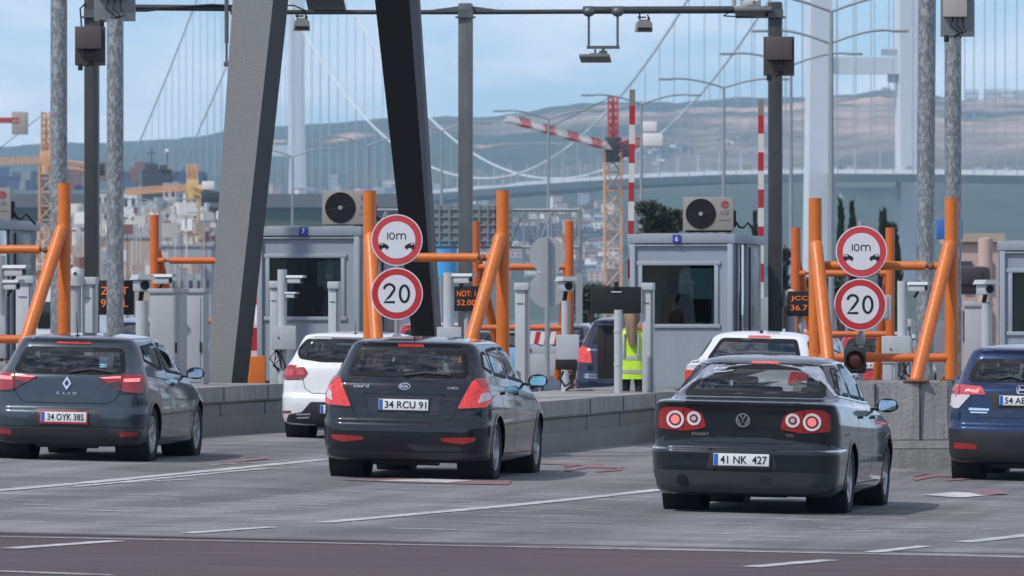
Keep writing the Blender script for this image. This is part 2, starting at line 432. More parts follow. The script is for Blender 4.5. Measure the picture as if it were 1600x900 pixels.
LAMPPINK = mat('bulb glow', (.75, .2, .2), .25, 0, .25, 40, coat=1, emit=(1, .2, .18), es=.35)
REFL = mat('red reflector', (.30, .012, .015), .2, 0, .15, 20, coat=1)
PLATEW = mat('licence plate white', (.72, .73, .74), .4, 0, .05)
PLATEB = mat('licence plate blue', (.02, .12, .5), .4, 0, .05)
INK = mat('plate ink', (.01, .01, .012), .5, 0, .05)
SEALM = mat('window rubber', (.008, .008, .009), .6, 0, .1, spec=.2)
CLEARGLASS = glass('clear rear glass', (.90, .94, .93), .5)
SEATM = mat('seat cloth', (.03, .03, .034), .9, 0, .2)
CARGLASS = glass('car window glass', (.66, .71, .69), .9)
TINTGLASS = glass('tinted window glass', (.60, .67, .64), 1.0)
MIRR = mat('mirror glass', (.6, .75, .85), .03, 1, .02)

def plate(parent, c, pos, txt, w=.52, h=.112, frame=None, txtw=.84):
    """number plate: backing, blue strip, characters"""
    x, z = pos; y = min(c.hit('rear', x+dx, z+dz)[0].y for dx in (-w/2, 0, w/2) for dz in (-h/2, h/2))-.012 if c else 0
    b = B(); b.box((x, y, z), (w, .012, h), .004); o = b.build('license_plate', PLATEW, parent)
    b = B(); b.box((x, y+.004, z-.004), (w+.03, .012, h+.034), .004); b.build('plate_frame', frame or BLACKPL, o)
    b = B(); b.quad((x-w/2+.004, y-.009, z-h/2+.004), (x-w/2+.042, y-.009, z-h/2+.004), (x-w/2+.042, y-.009, z+h/2-.004), (x-w/2+.004, y-.009, z+h/2-.004))
    b.build('blue_strip', PLATEB, o)
    b = B(); tm = text_fit(txt, w*txtw, h*.66, .012); add_text(b, tm, (x+.022, z), y=-.0095+y)
    b.build('plate_characters', INK, o)
    return o, y

def seats(parent, y1, zc, W):
    for k, (y, xs, zt) in enumerate(((y1, (-.36, .36), zc+.02), (y1-.85, (-.42, 0, .42), zc-.06))):
        for x in xs:
            b = B()
            b.box((x, y, zt-.44), (.46, .13, .56), .05, rot=Matrix.Rotation(R(-12), 4, 'X'))
            b.box((x, y-.10, zt-.02), (.25, .09, .17), .04)
            b.cyl((x-.05, y-.08, zt-.2), (x-.05, y-.1, zt-.05), .008); b.cyl((x+.05, y-.08, zt-.2), (x+.05, y-.1, zt-.05), .008)
            b.build('car_seat', SEATM, parent)

def mirror_part(parent, paint, x, y, z, side, glassm=None, s=1.):
    b = B(); b.sph((x, y, z), .1*s, (1.15, .75, .72)); b.box((x-side*.13*s, y+.02, z-.04), (.12, .05, .03), .01)
    # the flat rear face of the housing
    for v in b.bm.verts:
        if v.co.y < y-.03*s: v.co.y = y-.03*s
    o = b.build('door_mirror', paint, parent)
    b = B(); b.prism([(x+p[0]*1.0, z+p[1]) for p in rounded([(-.085*s, -.05*s), (.085*s, -.05*s), (.09*s, .045*s), (-.075*s, .05*s)], .03)], y-.034*s, y-.038*s)
    b.build('mirror_glass', glassm or MIRR, o)

def make_car(name, label, rows, loc, yaw, k, paint, spec, group=None, cat='car'):
    """spec: dict describing windows, lamps, wheels of one car"""
    S = spec; t = thing(name, label, cat, loc, -yaw, group); t.scale = (k, k, k)
    t.rotation_euler = (0, math.atan(CF), -yaw) if S.get('roll', True) else (0, 0, -yaw)
    c = Car(rows, S.get('fine', 1.0)); ra = S['ra']; fa = ra+S['wb']; tr = S.get('tr', .315); ar = S.get('ar', tr+.05)
    c.arches = [(ra, ar), (fa, ar)]
    glassm = S.get('glass', CARGLASS)
    wins = [(S['rw'], 'rear', 'rear_window', S.get('rglass', glassm))]
    if 'ws' in S: wins.append((S['ws'], 'front', 'windshield', CLEARGLASS))
    for p in S.get('side', []):
        wins.append((p, 'right', 'side_window', glassm)); wins.append((p, 'left', 'side_window', glassm))
    for p, ax, nm, g in wins: c.window(shrink(p, .012), ax)
    body = c.shell(); bo = body.build('body', paint, t, 60)
    # wheel arch liners, lips, floor
    b = B()
    for ay, r in c.arches:
        for sd_ in (-1, 1):
            M = Matrix.Translation((0, ay, .31)) @ Matrix.Rotation(R(90), 4, 'Y')
            b.lathe([(.001, sd_*.50), (r+.004, sd_*.50), (r+.004, sd_*(S['W']/2-.045))], M, 36)
    b.box((0, (c.v[0][1]+rows[0][2])/2, rows[0][1]+.05), (S['W']-.5, S['L']-.7, .05))
    b.box((0, ra+.1, .3), (1.3, .12, .08)); b.cyl((-.35, ra-.55, .24), (.35, ra-.55, .24), .09)
    b.box((0, ra+1.25, .42), (S['W']-.22, S['L']*.52, .03))
    b.build('underbody', DARKPART, t)
    for ay, r in c.arches:
        for ax in ('right', 'left'):
            b = B(); a0, a1 = R(-12), R(192); q = [(ay+(r-.006)*math.cos(a0+(a1-a0)*i/24), .31+(r-.006)*math.sin(a0+(a1-a0)*i/24)) for i in range(25)]
            q2 = [(ay+(r+.035)*math.cos(a0+(a1-a0)*i/24), .31+(r+.035)*math.sin(a0+(a1-a0)*i/24)) for i in range(25)]
            for i in range(24): c.patch(b, [q[i], q[i+1], q2[i+1], q2[i]], ax, .007, .02, .2)
            b.build('wheel_arch_trim', S.get('archmat', paint), t)
    # windows
    tb = B()
    for p, ax, nm, g in wins:
        wb_ = B(); c.patch(wb_, p, ax, .003, 0, .06); wo_ = wb_.build(nm, g, t, 80)
        i1 = shrink(p, .028 if ax != 'rear' else .045); o1 = shrink(p, -.006); fr = B(); n = len(p)
        for i in range(n): c.patch(fr, [i1[i], i1[(i+1) % n], o1[(i+1) % n], o1[i]], ax, .0045, .012, .3)
        fr.build('window_seal', SEALM, wo_)
    # pillars darkened between side glass
    for p in S.get('pillars', []):
        b = B(); c.patch(b, p, 'right', .004, .01); c.patch(b, p, 'left', .004, .01); b.build('pillar_trim', BLACKGL, t)
    seats(t, S.get('seat', ra+1.35), S.get('seatz', 1.2), S['W'])
    b = B(); b.box((0, fa-.62, .86), (1.35, .45, .16), .05); b.build('dashboard', SEATM, t)
    b = B(); b.lathe([(.175, -.015), (.19, 0), (.175, .015), (.165, 0), (.175, -.015)], Matrix.Translation((-.36, fa-.95, .93)) @ Matrix.Rotation(R(65), 4, 'X'), 24); b.build('steering_wheel', BLACKPL, t)
    # wheels
    tm = wheel_mesh_tyre(tr, S.get('tw', .21)); rm = wheel_mesh_rim(tr, S.get('tw', .21), S.get('spokes', 5), 0, S.get('dual', False)); bm_ = rim_well(tr, S.get('tw', .21))
    for ay in (ra, fa):
        for sd_ in (-1, 1):
            w = ref('wheel', tm, t); w.location = (sd_*(S['W']/2-.03-S.get('tw', .21)/2), ay, tr); w.rotation_euler = (rng.uniform(0, 6), 0, 0 if sd_ > 0 else math.pi)
            ref('rim', rm, w); ref('brake_disc', bm_, w)
    # gaps between panels
    b = B()
    for pts in S.get('gaps_rear', []): c.line(b, pts, 'rear')
    for pts in S.get('gaps_side', []): c.line(b, pts, 'right'); c.line(b, pts, 'left')
    b.build('panel_gaps', SEAM, t)
    for pts in S.get('handles', []):
        for ax in ('right', 'left'):
            b = B(); c.patch(b, rounded([(pts[0]-.09, pts[1]-.014), (pts[0]+.09, pts[1]-.014), (pts[0]+.09, pts[1]+.016), (pts[0]-.09, pts[1]+.014)], .012), ax, .03, .035); b.build('door_handle', paint, t)
    mx_, my, mz = S['mirror']
    for sd_ in (-1, 1): mirror_part(t, S.get('mirmat', paint), sd_*mx_, my, mz, sd_, S.get('mirglass'), S.get('mirs', 1))
    if 'antenna' in S:
        ax_, ay_, al = S['antenna']; h = c.hit('top', ax_, ay_)[0]; b = B(); b.sph(h, .025, (1, 1.4, .6)); b.tube([h, h+Vector((0, -al*.35, al))], [.007, .003]); b.build('antenna', BLACKPL, t)
    for nm, m, polys, off in S.get('rear', []):
        for p in polys: b = B(); c.patch(b, p, 'rear', off, off+.012); b.build(nm, m, t)
    for nm, m, polys, off in S.get('sidep', []):
        for p in polys:
            for ax in ('right', 'left'): b = B(); c.patch(b, p, ax, off, off+.012); b.build(nm, m, t)
    for lp in S.get('lamps', []):                 # each lamp: list of (name, material, polygon, off); first is the housing
        for f in (lambda p: p, mirror) if lp[0] == 'both' else (lambda p: p,):
            par = t
            for i, (nm, m, p, off) in enumerate(lp[1]):
                b = B(); c.patch(b, f(p), 'rear', off, .02, .04); o = b.build(nm, m, par)
                if i == 0: par = o
    for nm, m, txt, x, z, w, h in S.get('text', []):
        b = B(); c.text(b, txt, x, z, w, h); b.build(nm, m, t)
    if 'plate' in S:
        plate(t, c, *S['plate'][:2], frame=S.get('pframe'), txtw=S.get('ptw', .84))
    return t, c

def paint(name, col, rough=.3, dark=True, metal=.3):
    return mat(name, col, rough, metal, .10, 1.5, coat=1., dark_back=True, spec=.15)
P_BLACK = paint('black paint', (.010, .012, .017)); P_SEDAN = paint('black blue paint', (.011, .014, .020))
P_GREY = paint('slate grey paint', (.040, .056, .074), .32); P_BLUE = paint('blue metallic paint', (.012, .030, .085), .3, metal=.5)
P_WHITE = paint('white paint', (.72, .73, .75), .35, metal=0); P_RED = paint('red paint', (.35, .02, .02)); P_SKY = paint('light blue paint', (.20, .33, .50)); P_NAVY = paint('navy paint', (.014, .022, .05))
P_SILVER = paint('silver paint', (.42, .44, .46), .3)


# ------------------------------------------------------------------ setting: ground, road, markings
def sheet(name, pts, z, m, kind='structure', label=None):
    b = B(); vs = [b.bm.verts.new((p[0], p[1], gz(p[0])+z)) for p in pts]; b.bm.faces.new(vs); o = b.build(name, m); tag(o, label, None, None, kind); return o
def aniso(name, c1, c2, s1, st, thr=(.45, .6), rough=.85, speck=0., base=None, angle=0., tracks=False):
    """two noises: broad mottling and streaks running across the lanes"""
    m = mat(name, c1, rough, 0, .15, .25, .25, 90); t = m.node_tree; n = t.nodes; l = t.links; b = n['Principled BSDF']
    src = b.inputs['Base Color'].links[0].from_socket
    co = n.new('ShaderNodeTexCoord'); mp = n.new('ShaderNodeMapping'); mp.inputs['Scale'].default_value = st; mr_ = n.new('ShaderNodeMapping'); mr_.inputs['Rotation'].default_value = (0, 0, angle)
    no = n.new('ShaderNodeTexNoise'); no.inputs['Scale'].default_value = s1; no.inputs['Detail'].default_value = 7; no.inputs['Roughness'].default_value = .7
    l.new(co.outputs['Object'], mr_.inputs[0]); l.new(mr_.outputs[0], mp.inputs[0]); l.new(mp.outputs[0], no.inputs['Vector'])
    r = n.new('ShaderNodeMapRange'); r.inputs[1].default_value = thr[0]; r.inputs[2].default_value = thr[1]; l.new(no.outputs[0], r.inputs[0])
    mx = n.new('ShaderNodeMix'); mx.data_type = 'RGBA'; mx.inputs['B'].default_value = (*c2, 1); l.new(r.outputs[0], mx.inputs['Factor']); l.new(src, mx.inputs['A'])
    out = mx.outputs['Result']
    if tracks:
        for sc_, lo_, st_ in ((1.0, .72, (1.1, .045, 1)), (1.0, .80, (.5, .35, 1))):
            m2 = n.new('ShaderNodeMapping'); m2.inputs['Scale'].default_value = st_; n2 = n.new('ShaderNodeTexNoise'); n2.inputs['Scale'].default_value = sc_; n2.inputs['Detail'].default_value = 6; n2.inputs['Roughness'].default_value = .6
            l.new(mr_.outputs[0], m2.inputs[0]); l.new(m2.outputs[0], n2.inputs['Vector']); r3 = n.new('ShaderNodeMapRange'); r3.inputs[1].default_value = .42; r3.inputs[2].default_value = .60; r3.inputs[3].default_value = lo_; r3.inputs[4].default_value = 1.1; l.new(n2.outputs[0], r3.inputs[0])
            v3 = n.new('ShaderNodeVectorMath'); v3.operation = 'SCALE'; l.new(out, v3.inputs[0]); l.new(r3.outputs[0], v3.inputs['Scale']); out = v3.outputs[0]
    if speck:
        vn = n.new('ShaderNodeTexNoise'); vn.inputs['Scale'].default_value = 45; vn.inputs['Detail'].default_value = 2; l.new(co.outputs['Object'], vn.inputs['Vector'])
        r2 = n.new('ShaderNodeMapRange'); r2.inputs[1].default_value = .3; r2.inputs[2].default_value = .7; r2.inputs[3].default_value = 1-speck; r2.inputs[4].default_value = 1+speck; l.new(vn.outputs[0], r2.inputs[0])
        v = n.new('ShaderNodeVectorMath'); v.operation = 'SCALE'; l.new(out, v.inputs[0]); l.new(r2.outputs[0], v.inputs['Scale']); out = v.outputs[0]
    l.new(out, b.inputs['Base Color']); return m
ASPH = aniso('asphalt', (.085, .086, .09), (.11, .11, .115), 1, (.3, .05, 1), speck=.25)
CONC = aniso('worn concrete apron', (.150, .148, .152), (.27, .265, .27), 1.0, (.35, 5.5, 1), (.47, .62), speck=.3, angle=TH, tracks=True)
REDA = aniso('dark red surfacing', (.062, .042, .050), (.080, .056, .064), 1, (.4, 2, 1), speck=.35)
WPAINT = aniso('worn white road paint', (.56, .56, .56), (.22, .22, .225), 1, (2.5, 8, 1), (.42, .62), speck=.2)
RPAINT = aniso('worn red road paint', (.26, .06, .07), (.19, .15, .16), 1, (3, 9, 1), (.38, .55), speck=.2)

def grid(name, us, vs, f, z, m):
    b = B(); rows = [[b.bm.verts.new(Vector((*f(a, c), 0))) for c in vs] for a in us]
    for r in rows:
        for v in r: v.co.z = gz(v.co.x, v.co.y)+z
    for r0, r1 in zip(rows, rows[1:]):
        for k in range(len(vs)-1): fc = b.bm.faces.new((r0[k], r0[k+1], r1[k+1], r1[k])); fc.smooth = True
    o = b.build(name, m); o['kind'] = 'structure'; return o
YS = [-500, 40]+[58+2*k for k in range(15)]+[120, 600, 2600]
grid('ground', YS, [-9000, -30, -20, -10, 0, 10, 20, 30, 9000], lambda y, x: (x, y), 0, ASPH)
E1 = Vector((math.sin(TH), math.cos(TH))); E2 = Vector((math.cos(TH), -math.sin(TH)))
O2 = Vector((0, 51.1))
def ap(a, c): p = O2+E1*a+E2*c; return (p.x, p.y)
CS = [-26, -18, -10, -5, 0, 5, 10, 18, 26]
grid('apron', [k*1.5 for k in range(50)], CS, ap, .010, CONC)
grid('red_lane', [-9, -4, 0], CS, ap, .010, REDA)
def seg(u0, v0, u1, v1, w, name='lane_marking', m=None, z=.016):
    a = G(u0, v0); c = G(u1, v1); d = (c-a).normalized(); n = Vector((-d.y, d.x, 0))*w/2
    k = 6; b = B(); row = []
    for i in range(k+1):
        p = a.lerp(c, i/k); j = 1+rng.uniform(-.12, .12)
        row.append([b.bm.verts.new((q.x, q.y, gz(q.x, q.y)+z)) for q in (p-n*j, p+n*j)])
    for r0, r1 in zip(row, row[1:]): b.bm.faces.new((r0[0], r0[1], r1[1], r1[0]))
    o = b.build(name, m or WPAINT); o['kind'] = 'structure'; return o
seg(-30, 771, 506, 720, .2); seg(110, 763, 420, 733, .12); seg(505, 819, 1034, 767, .17); seg(290, 836, 425, 826, .14)
seg(1360, 866, 1445, 856, .14); seg(1505, 850, 1640, 835, .17); seg(15, 860, 182, 848, .15); seg(1172, 889, 1297, 878, .15)
seg(-40, 840.5, 1640, 874, .10); seg(-40, 836.0, 1640, 869, .10, 'road_joint', mat('joint sealant', (.03, .022, .025), .8), .0150)
seg(-30, 895, 175, 902, .13); seg(900, 668+28, 1030, 690, .1, 'road_joint', mat('joint sealant', (.03, .022, .025), .8))
for u, v, l in ((180, 757, 60), (330, 739, 70), (330, 728, 60)): seg(u, v, u+l*2, v-6, .07)
for i in range(80):
    u = rng.uniform(-20, 1600); v = rng.uniform(772, 826)+u*.012; l = rng.uniform(15, 90); seg(u, v, u+l, v+l*.02, rng.uniform(.04, .08), 'paint_remnant')
# red and white lane lettering, worn
def rpoly(pts, m, z=.018):
    b = B(); vs = []
    for u, v in pts: g = G(u, v); vs.append(b.bm.verts.new((g.x, g.y, g.z+z)))
    b.bm.faces.new(vs); b.build('lane_lettering', m)['kind'] = 'structure'
rpoly([(530, 752), (640, 749), (800, 753), (795, 760), (640, 757)], RPAINT)
rpoly([(590, 754), (660, 751), (740, 753.5), (700, 757)], WPAINT, .021); rpoly([(1440, 776), (1490, 771), (1575, 774), (1500, 780)], WPAINT)
rpoly([(1505, 770), (1560, 769), (1575, 775), (1535, 776)], RPAINT, .022)
for x0, y0 in ((880, 736), (1425, 750)):
    for q in (((0, 0), (40, -6), (44, -4), (6, 3)), ((30, -6), (95, -4), (95, -2), (30, -3)), ((50, 2), (90, -2), (92, 1), (54, 4)), ((0, -5), (24, -9), (28, -8), (4, -3))): rpoly([(x0+a, y0+c) for a, c in q], RPAINT)
rpoly([(345, 724), (415, 716), (420, 719), (352, 727)], RPAINT); rpoly([(820, 722), (940, 728), (938, 731), (820, 726)], RPAINT)

# ------------------------------------------------------------------ toll islands
CONCW = mat('island concrete', (.30, .295, .285), .85, 0, .2, 1.2, .5, 25, streak=.25)
CONCD = mat('island kerb concrete', (.25, .245, .235), .9, 0, .2, 1.5, .5, 25, streak=.2)
UV = 800+F*math.tan(TH)
ORIG = Vector((PX(681.5, 133), F/133))               # middle of the frame on the middle island
PITCH = 5.28
def isl(i, a, c): p = ORIG+E2*(i*PITCH+c)+E1*a; return Vector((p.x, p.y, gz(p.x)))
def island(i, lab):
    t = thing('toll_island', lab, 'traffic island', isl(i, 0, 0), -TH, 'toll islands')
    def wall(x0, x1, y0, y1, z0, z1, skew=0., inset=0.):
        pts = [(x0, y0), (x1, y0+skew), (x1, y1), (x0, y1)]
        b = B(); a = [b.bm.verts.new((p[0], p[1], z0)) for p in pts]; c = [b.bm.verts.new((p[0]+(inset if p[0] < 0 else -inset), p[1]+(inset if p[1] < y1 else 0), z1)) for p in pts]
        for k in range(4): b.bm.faces.new((a[k], a[(k+1) % 4], c[(k+1) % 4], c[k]))
        b.bm.faces.new(a[::-1]); b.bm.faces.new(c); bmesh.ops.bevel(b.bm, geom=b.bm.edges[:], offset=.02, segments=2, affect='EDGES'); return b
    n0 = -1.5
    wall(-1.0, 1.0, n0-.12, 25, -.1, .20, .5).build('kerb', CONCD, t)
    wall(-.95, .95, n0-.05, 1.05, .19, .30, .5, .02).build('nose_footing', CONCD, t); wall(-.88, .88, n0, .85, .29, .97, .5, .015).build('nose_block', CONCW, t)
    wall(-.90, .90, 1.0, 12.8, .18, .38).build('island_wall_base', CONCD, t); wall(-.90, .90, 16.2, 24.8, .18, .38).build('island_wall_base', CONCD, t); wall(-.90, -.72, 12.79, 16.21, .18, .382).build('island_wall_base', CONCD, t); wall(.72, .90, 12.79, 16.21, .18, .382).build('island_wall_base', CONCD, t); wall(-.95, .95, .9, 12.8, .38, .59, 0, .01).build('island_wall', CONCW, t); wall(-.95, .95, 16.2, 24.9, .38, .59, 0, .0).build('island_wall', CONCW, t); wall(-.95, -.72, 12.78, 16.22, .38, .588).build('island_wall', CONCW, t); wall(.72, .95, 12.78, 16.22, .38, .588).build('island_wall', CONCW, t)
    for x in (-.5, .05, .55):
        b = B(); b.box((x, n0-.003+.25+x*.27, .63), (.012, .02, .64), rz=.27); b.build('wall_joint', SEAM, t)
    for y in (5.5, 8.2, 11, 14, 17): b = B(); b.box((.952, y, .485), (.006, .015, .19)); b.build('wall_joint', SEAM, t); b = B(); b.box((.902, y, .28), (.006, .015, .2)); b.build('wall_joint', SEAM, t)
    return t
island(0, 'middle toll island, concrete wall running back from behind the black hatchback'); island(-1, 'left toll island, concrete wall under the leaning grey column'); island(1, 'right toll island, tall concrete nose block beside the black saloon')
island(-2, 'outer left toll island mostly hidden by the slate grey hatchback')
ISZ = .59

def worn_orange():
    m = mat('orange steel paint', (.61, .155, .018), .42, 0, .10, 3, .25, 14, coat=.15, streak=.10); t = m.node_tree; n = t.nodes; l = t.links; b = n['Principled BSDF']
    src = b.inputs['Base Color'].links[0].from_socket; co = n.new('ShaderNodeTexCoord'); mp = n.new('ShaderNodeMapping'); mp.inputs['Scale'].default_value = (1, 1, .45)
    no = n.new('ShaderNodeTexNoise'); no.inputs['Scale'].default_value = 9; no.inputs['Detail'].default_value = 9; no.inputs['Roughness'].default_value = .75; l.new(co.outputs['Object'], mp.inputs[0]); l.new(mp.outputs[0], no.inputs['Vector'])
    r = n.new('ShaderNodeMapRange'); r.inputs[1].default_value = .64; r.inputs[2].default_value = .70; r.inputs[4].default_value = .8; l.new(no.outputs[0], r.inputs[0])
    x = n.new('ShaderNodeMix'); x.data_type = 'RGBA'; x.inputs['B'].default_value = (.20, .07, .03, 1); l.new(r.outputs[0], x.inputs['Factor']); l.new(src, x.inputs['A']); l.new(x.outputs['Result'], b.inputs['Base Color']); return m
ORANGE = worn_orange()
ORANGED = mat('orange steel paint darker', (.54, .115, .016), .5, 0, .14, 5, coat=.1)
RUST = mat('rusty bracket', (.22, .09, .05), .8, .2, .3, 20)
STEELG = mat('grey galvanised fittings', (.36, .38, .39), .45, .6, .15, 20)
def frame_front(i, lab, chk=1.):
    t = thing('guard_frame', lab, 'guard frame', isl(i, 0, 0)+Vector((0, 0, .97)), -TH, 'orange pipe guard frames in front of the booths')
    for sd_ in (-1, 1):
        x = sd_*.795
        b = B(); b.cyl((x, 0, 0), (x, 0, 2.12), .077, n=28); b.cyl((x, 0, 2.12), (x, 0, 2.124), .079, n=28); b.build('post', ORANGE, t)
        b = B(); top = Vector((x-sd_*.02, -.07, 1.56)); bot = Vector((x-sd_*.30, -1.0, .02)); b.cyl(bot, top, .078, n=28); b.sph(top, .079); b.sph(bot+Vector((0, 0, .0)), .079)
        b.build('brace', ORANGE, t)
        b = B(); b.box((x-sd_*.30, -1.0, .012), (.28, .26, .024), .006); b.build('base_plate', RUST, t); b = B(); b.box((x, 0, .012), (.26, .26, .024), .006)
        for dx in (-.09, .09):
            for dy in (-.09, .09): b.cyl((x+dx, dy, .02), (x+dx, dy, .05), .014, n=8)
        b.build('base_plate', RUST, t)
    b = B(); b.cyl((-.76, .0, 1.34), (.50, 0, 1.335), .052, n=20); b.build('crossbar', ORANGE, t)
    b = B(); b.cyl((.50, 0, 1.33), (.60, 0, 1.33), .022, n=10); b.sph((.565, 0, 1.33), .04); b.build('shear_pin', RUST, t)
    b = B(); b.cyl((.60, 0, 1.33), (.78, 0, 1.33), .048, n=20); b.build('bar_stub', ORANGE, t)
    b = B(); b.cyl((-.76, -.02, .27), (.76, -.02, .27), .05, n=20); b.build('lower_bar', ORANGED, t)
    return t
frame_front(0, 'orange pipe guard frame behind the black hatchback, on the middle island'); frame_front(-1, 'orange pipe guard frame above the slate grey hatchback on the left'); frame_front(1, 'orange pipe guard frame between the black saloon and the blue crossover')
def frame_rear(i, lab):
    # the smaller looking frames at the far end of the islands: braces lean away
    s = 94.; u = (816, 316-2, 1317)[(0, -1, 1).index(i)]
    loc = Vector((PX(u, s), F/s, gz(PX(u, s))+ISZ)); t = thing('guard_frame', lab, 'guard frame', loc, -TH, 'orange pipe guard frames beyond the booths')
    for sd_ in (-1, 1):
        x = sd_*.79; b = B(); b.cyl((x, 0, -.3), (x, 0, 2.62), .077, n=20); b.build('post', ORANGED, t)
        b = B(); b.cyl((x-sd_*.34, .95, 0), (x-sd_*.02, .06, 2.02), .076, n=20); b.sph((x-sd_*.02, .06, 2.02), .077); b.build('brace', ORANGED, t)
        b = B(); b.cyl((x-sd_*.0, 0, 1.86), (x-sd_*.17, 0, 1.86), .052); b.build('bar_stub', ORANGED, t)
        b = B(); b.cyl((x-sd_*.17, 0, 1.86), (x-sd_*.26, 0, 1.86), .022); b.build('shear_pin', RUST, t)
    b = B(); b.cyl((-.53, 0, 1.86), (.53, 0, 1.86), .055); b.build('crossbar', ORANGED, t)
    b = B(); b.cyl((-.79, 0, .85), (.79, 0, .85), .05); b.build('lower_bar', ORANGED, t)
frame_rear(0, 'orange guard frame with the grey sign backs inside it, beyond the middle island'); frame_rear(-1, 'orange guard frame half hidden by the leaning grey column, above the grey cabinets'); frame_rear(1, 'orange guard frame beyond the right hand pair of round signs')

# ------------------------------------------------------------------ round signs
SWHITE = mat('sign face white', (.66, .68, .71), .38, 0, .04); SRED = mat('sign face red', (.50, .025, .035), .38, 0, .06); SPINK = mat('sign face faded red', (.58, .05, .065), .4, 0, .08); SBACK = mat('sign back aluminium', (.42, .44, .45), .5, .4, .08)
def round_sign(u, v, s, r, kind, lab, grp):
    t = thing('road_sign', lab, 'road sign', P(u, v, s), 0, grp)
    def disc(b, r_, y0, y1): b.lathe([(.0001, -y0), (r_, -y0), (r_, -y1), (.0001, -y1)], Matrix.Rotation(R(-90), 4, 'X') @ Matrix.Scale(-1, 4, (0, 0, 1)), 64)
    def dd(r_, y, m, nm, par, th=.004):
        b = B(); b.cyl((0, y, 0), (0, y+th, 0), r_, n=64, smooth=False); return b.build(nm, m, par)
    f = dd(r, 0, SWHITE, 'sign_plate', t, .02); dd(r*.955, -.003, SPINK if kind == '10m' else SRED, 'red_ring', f, .003); dd(r*.72, -.006, SWHITE, 'white_field', f, .003)
    b = B(); b.cyl((0, .021, 0), (0, .024, 0), r*.98, n=48, smooth=False)
    for z in (-.1, .1): b.box((0, .035, z), (.3, .025, .03))
    b.build('sign_back', SBACK, t)
    b = B()
    if kind == '20':
        # numerals drawn as thick strokes
        def stroke(pts, w): add_poly(b, ribbon(pts, w), -.0075)
        two = [(-.145, .058)]+[(-.085+.062*math.cos(R(a)), .052+.058*math.sin(R(a))) for a in range(165, -40, -15)]+[(-.135, -.095), (-.02, -.095)]
        two = [(-.147, .055)]+[(-.086+.058*math.cos(R(a)), .055+.055*math.sin(R(a))) for a in range(170, -30, -20)]+[(-.085, -.035), (-.147, -.097), (-.022, -.097)]
        quads_strip(b, two, .030, -.0075)
        quads_strip(b, [(.088+.052*math.cos(R(a)), .0+.095*math.sin(R(a))) for a in range(0, 375, 15)], .030, -.0075)
        b.build('numerals', INK, f)
    else:
        def circ_arc(cx, cz, rx, rz, a0, a1, st=15): return [(cx+rx*math.cos(R(a)), cz+rz*math.sin(R(a))) for a in range(a0, a1+1, st)]
        quads_strip(b, [(-.105, .085), (-.105, .005)], .013, -.0075); quads_strip(b, circ_arc(-.055, .045, .027, .037, 0, 375), .013, -.0075)
        quads_strip(b, [(.0, .072), (.0, .005)], .013, -.0075); quads_strip(b, [(.0, .05)]+circ_arc(.025, .048, .025, .024, 0, 180)[::-1]+[(.05, .005)], .013, -.0075)
        quads_strip(b, [(.05, .05)]+circ_arc(.075, .048, .025, .024, 0, 180)[::-1]+[(.10, .005)], .013, -.0075)
        b.build('distance_lettering', INK, f)
        for sg_ in (-1, 1):
            b = B(); car = [(-.062, -.022), (-.052, .018), (-.020, .022), (-.002, .0), (.040, -.008), (.056, -.03), (.050, -.042), (-.060, -.042)]
            pts = [(sg_*.145 - sg_*p[0]*-1 if False else sg_*(.145)+(-sg_)*p[0]*1.0, p[1]-.052) for p in car]
            add_poly(b, pts, -.0075)
            for wx in (-.035, .03): add_poly(b, circle(sg_*.145-sg_*wx, -.098, .012, 12), -.0085)
            b.build('car_symbol', INK, f)
        b = B()
        for sg_ in (-1, 1): add_poly(b, [(sg_*.145-sg_*p[0], p[1]-.052) for p in [(-.045, -.005), (-.042, .012), (-.022, .014), (-.012, -.002)]], -.0095)
        b.build('symbol_windows', SWHITE, f)
    return t
def add_poly(b, pts, y):
    vs = [b.bm.verts.new((p[0], y, p[1])) for p in pts]; f = b.bm.faces.new(vs); bmesh.ops.triangulate(b.bm, faces=[f])
def quads_strip(b, pts, w, y):
    r = ribbon(pts, w); n = len(pts); a = r[:n]; c = r[n:][::-1]
    va = [b.bm.verts.new((p[0], y, p[1])) for p in a]; vc = [b.bm.verts.new((p[0], y, p[1])) for p in c]
    for i in range(n-1):
        try: b.bm.faces.new((va[i], va[i+1], vc[i+1], vc[i]))
        except ValueError: pass
round_sign(620, 375, 135, .298, '10m', 'round red and white 10m spacing sign, upper one of the left pair', 'round signs on the guard frames')
round_sign(620, 459, 135, .302, '20', 'round 20 speed limit sign, lower one of the left pair', 'round signs on the guard frames')
round_sign(1346, 393, 135, .298, '10m', 'round red and white 10m spacing sign, upper one of the right pair', 'round signs on the guard frames')
round_sign(1344, 476, 135, .302, '20', 'round 20 speed limit sign, lower one of the right pair, above the traffic light', 'round signs on the guard frames')
for u, lab in ((620, 'slim grey post carrying the left pair of round signs'), (1345, 'slim grey post carrying the right pair of round signs and the traffic light')):
    x = PX(u, 134.2); y = F/134.2; z0 = gz(x, y)+.97; b = B(); b.cyl((x, y, z0), (x, y, ZV(345, 134.2)), .03, n=16); b.cyl((x, y, z0), (x, y, z0+.02), .09); b.box((x, y-.01, ZV(530, 134)), (.10, .10, .12), .01); o = b.build('sign_post', STEELG); tag(o, lab, 'sign post', 'posts of the round signs')
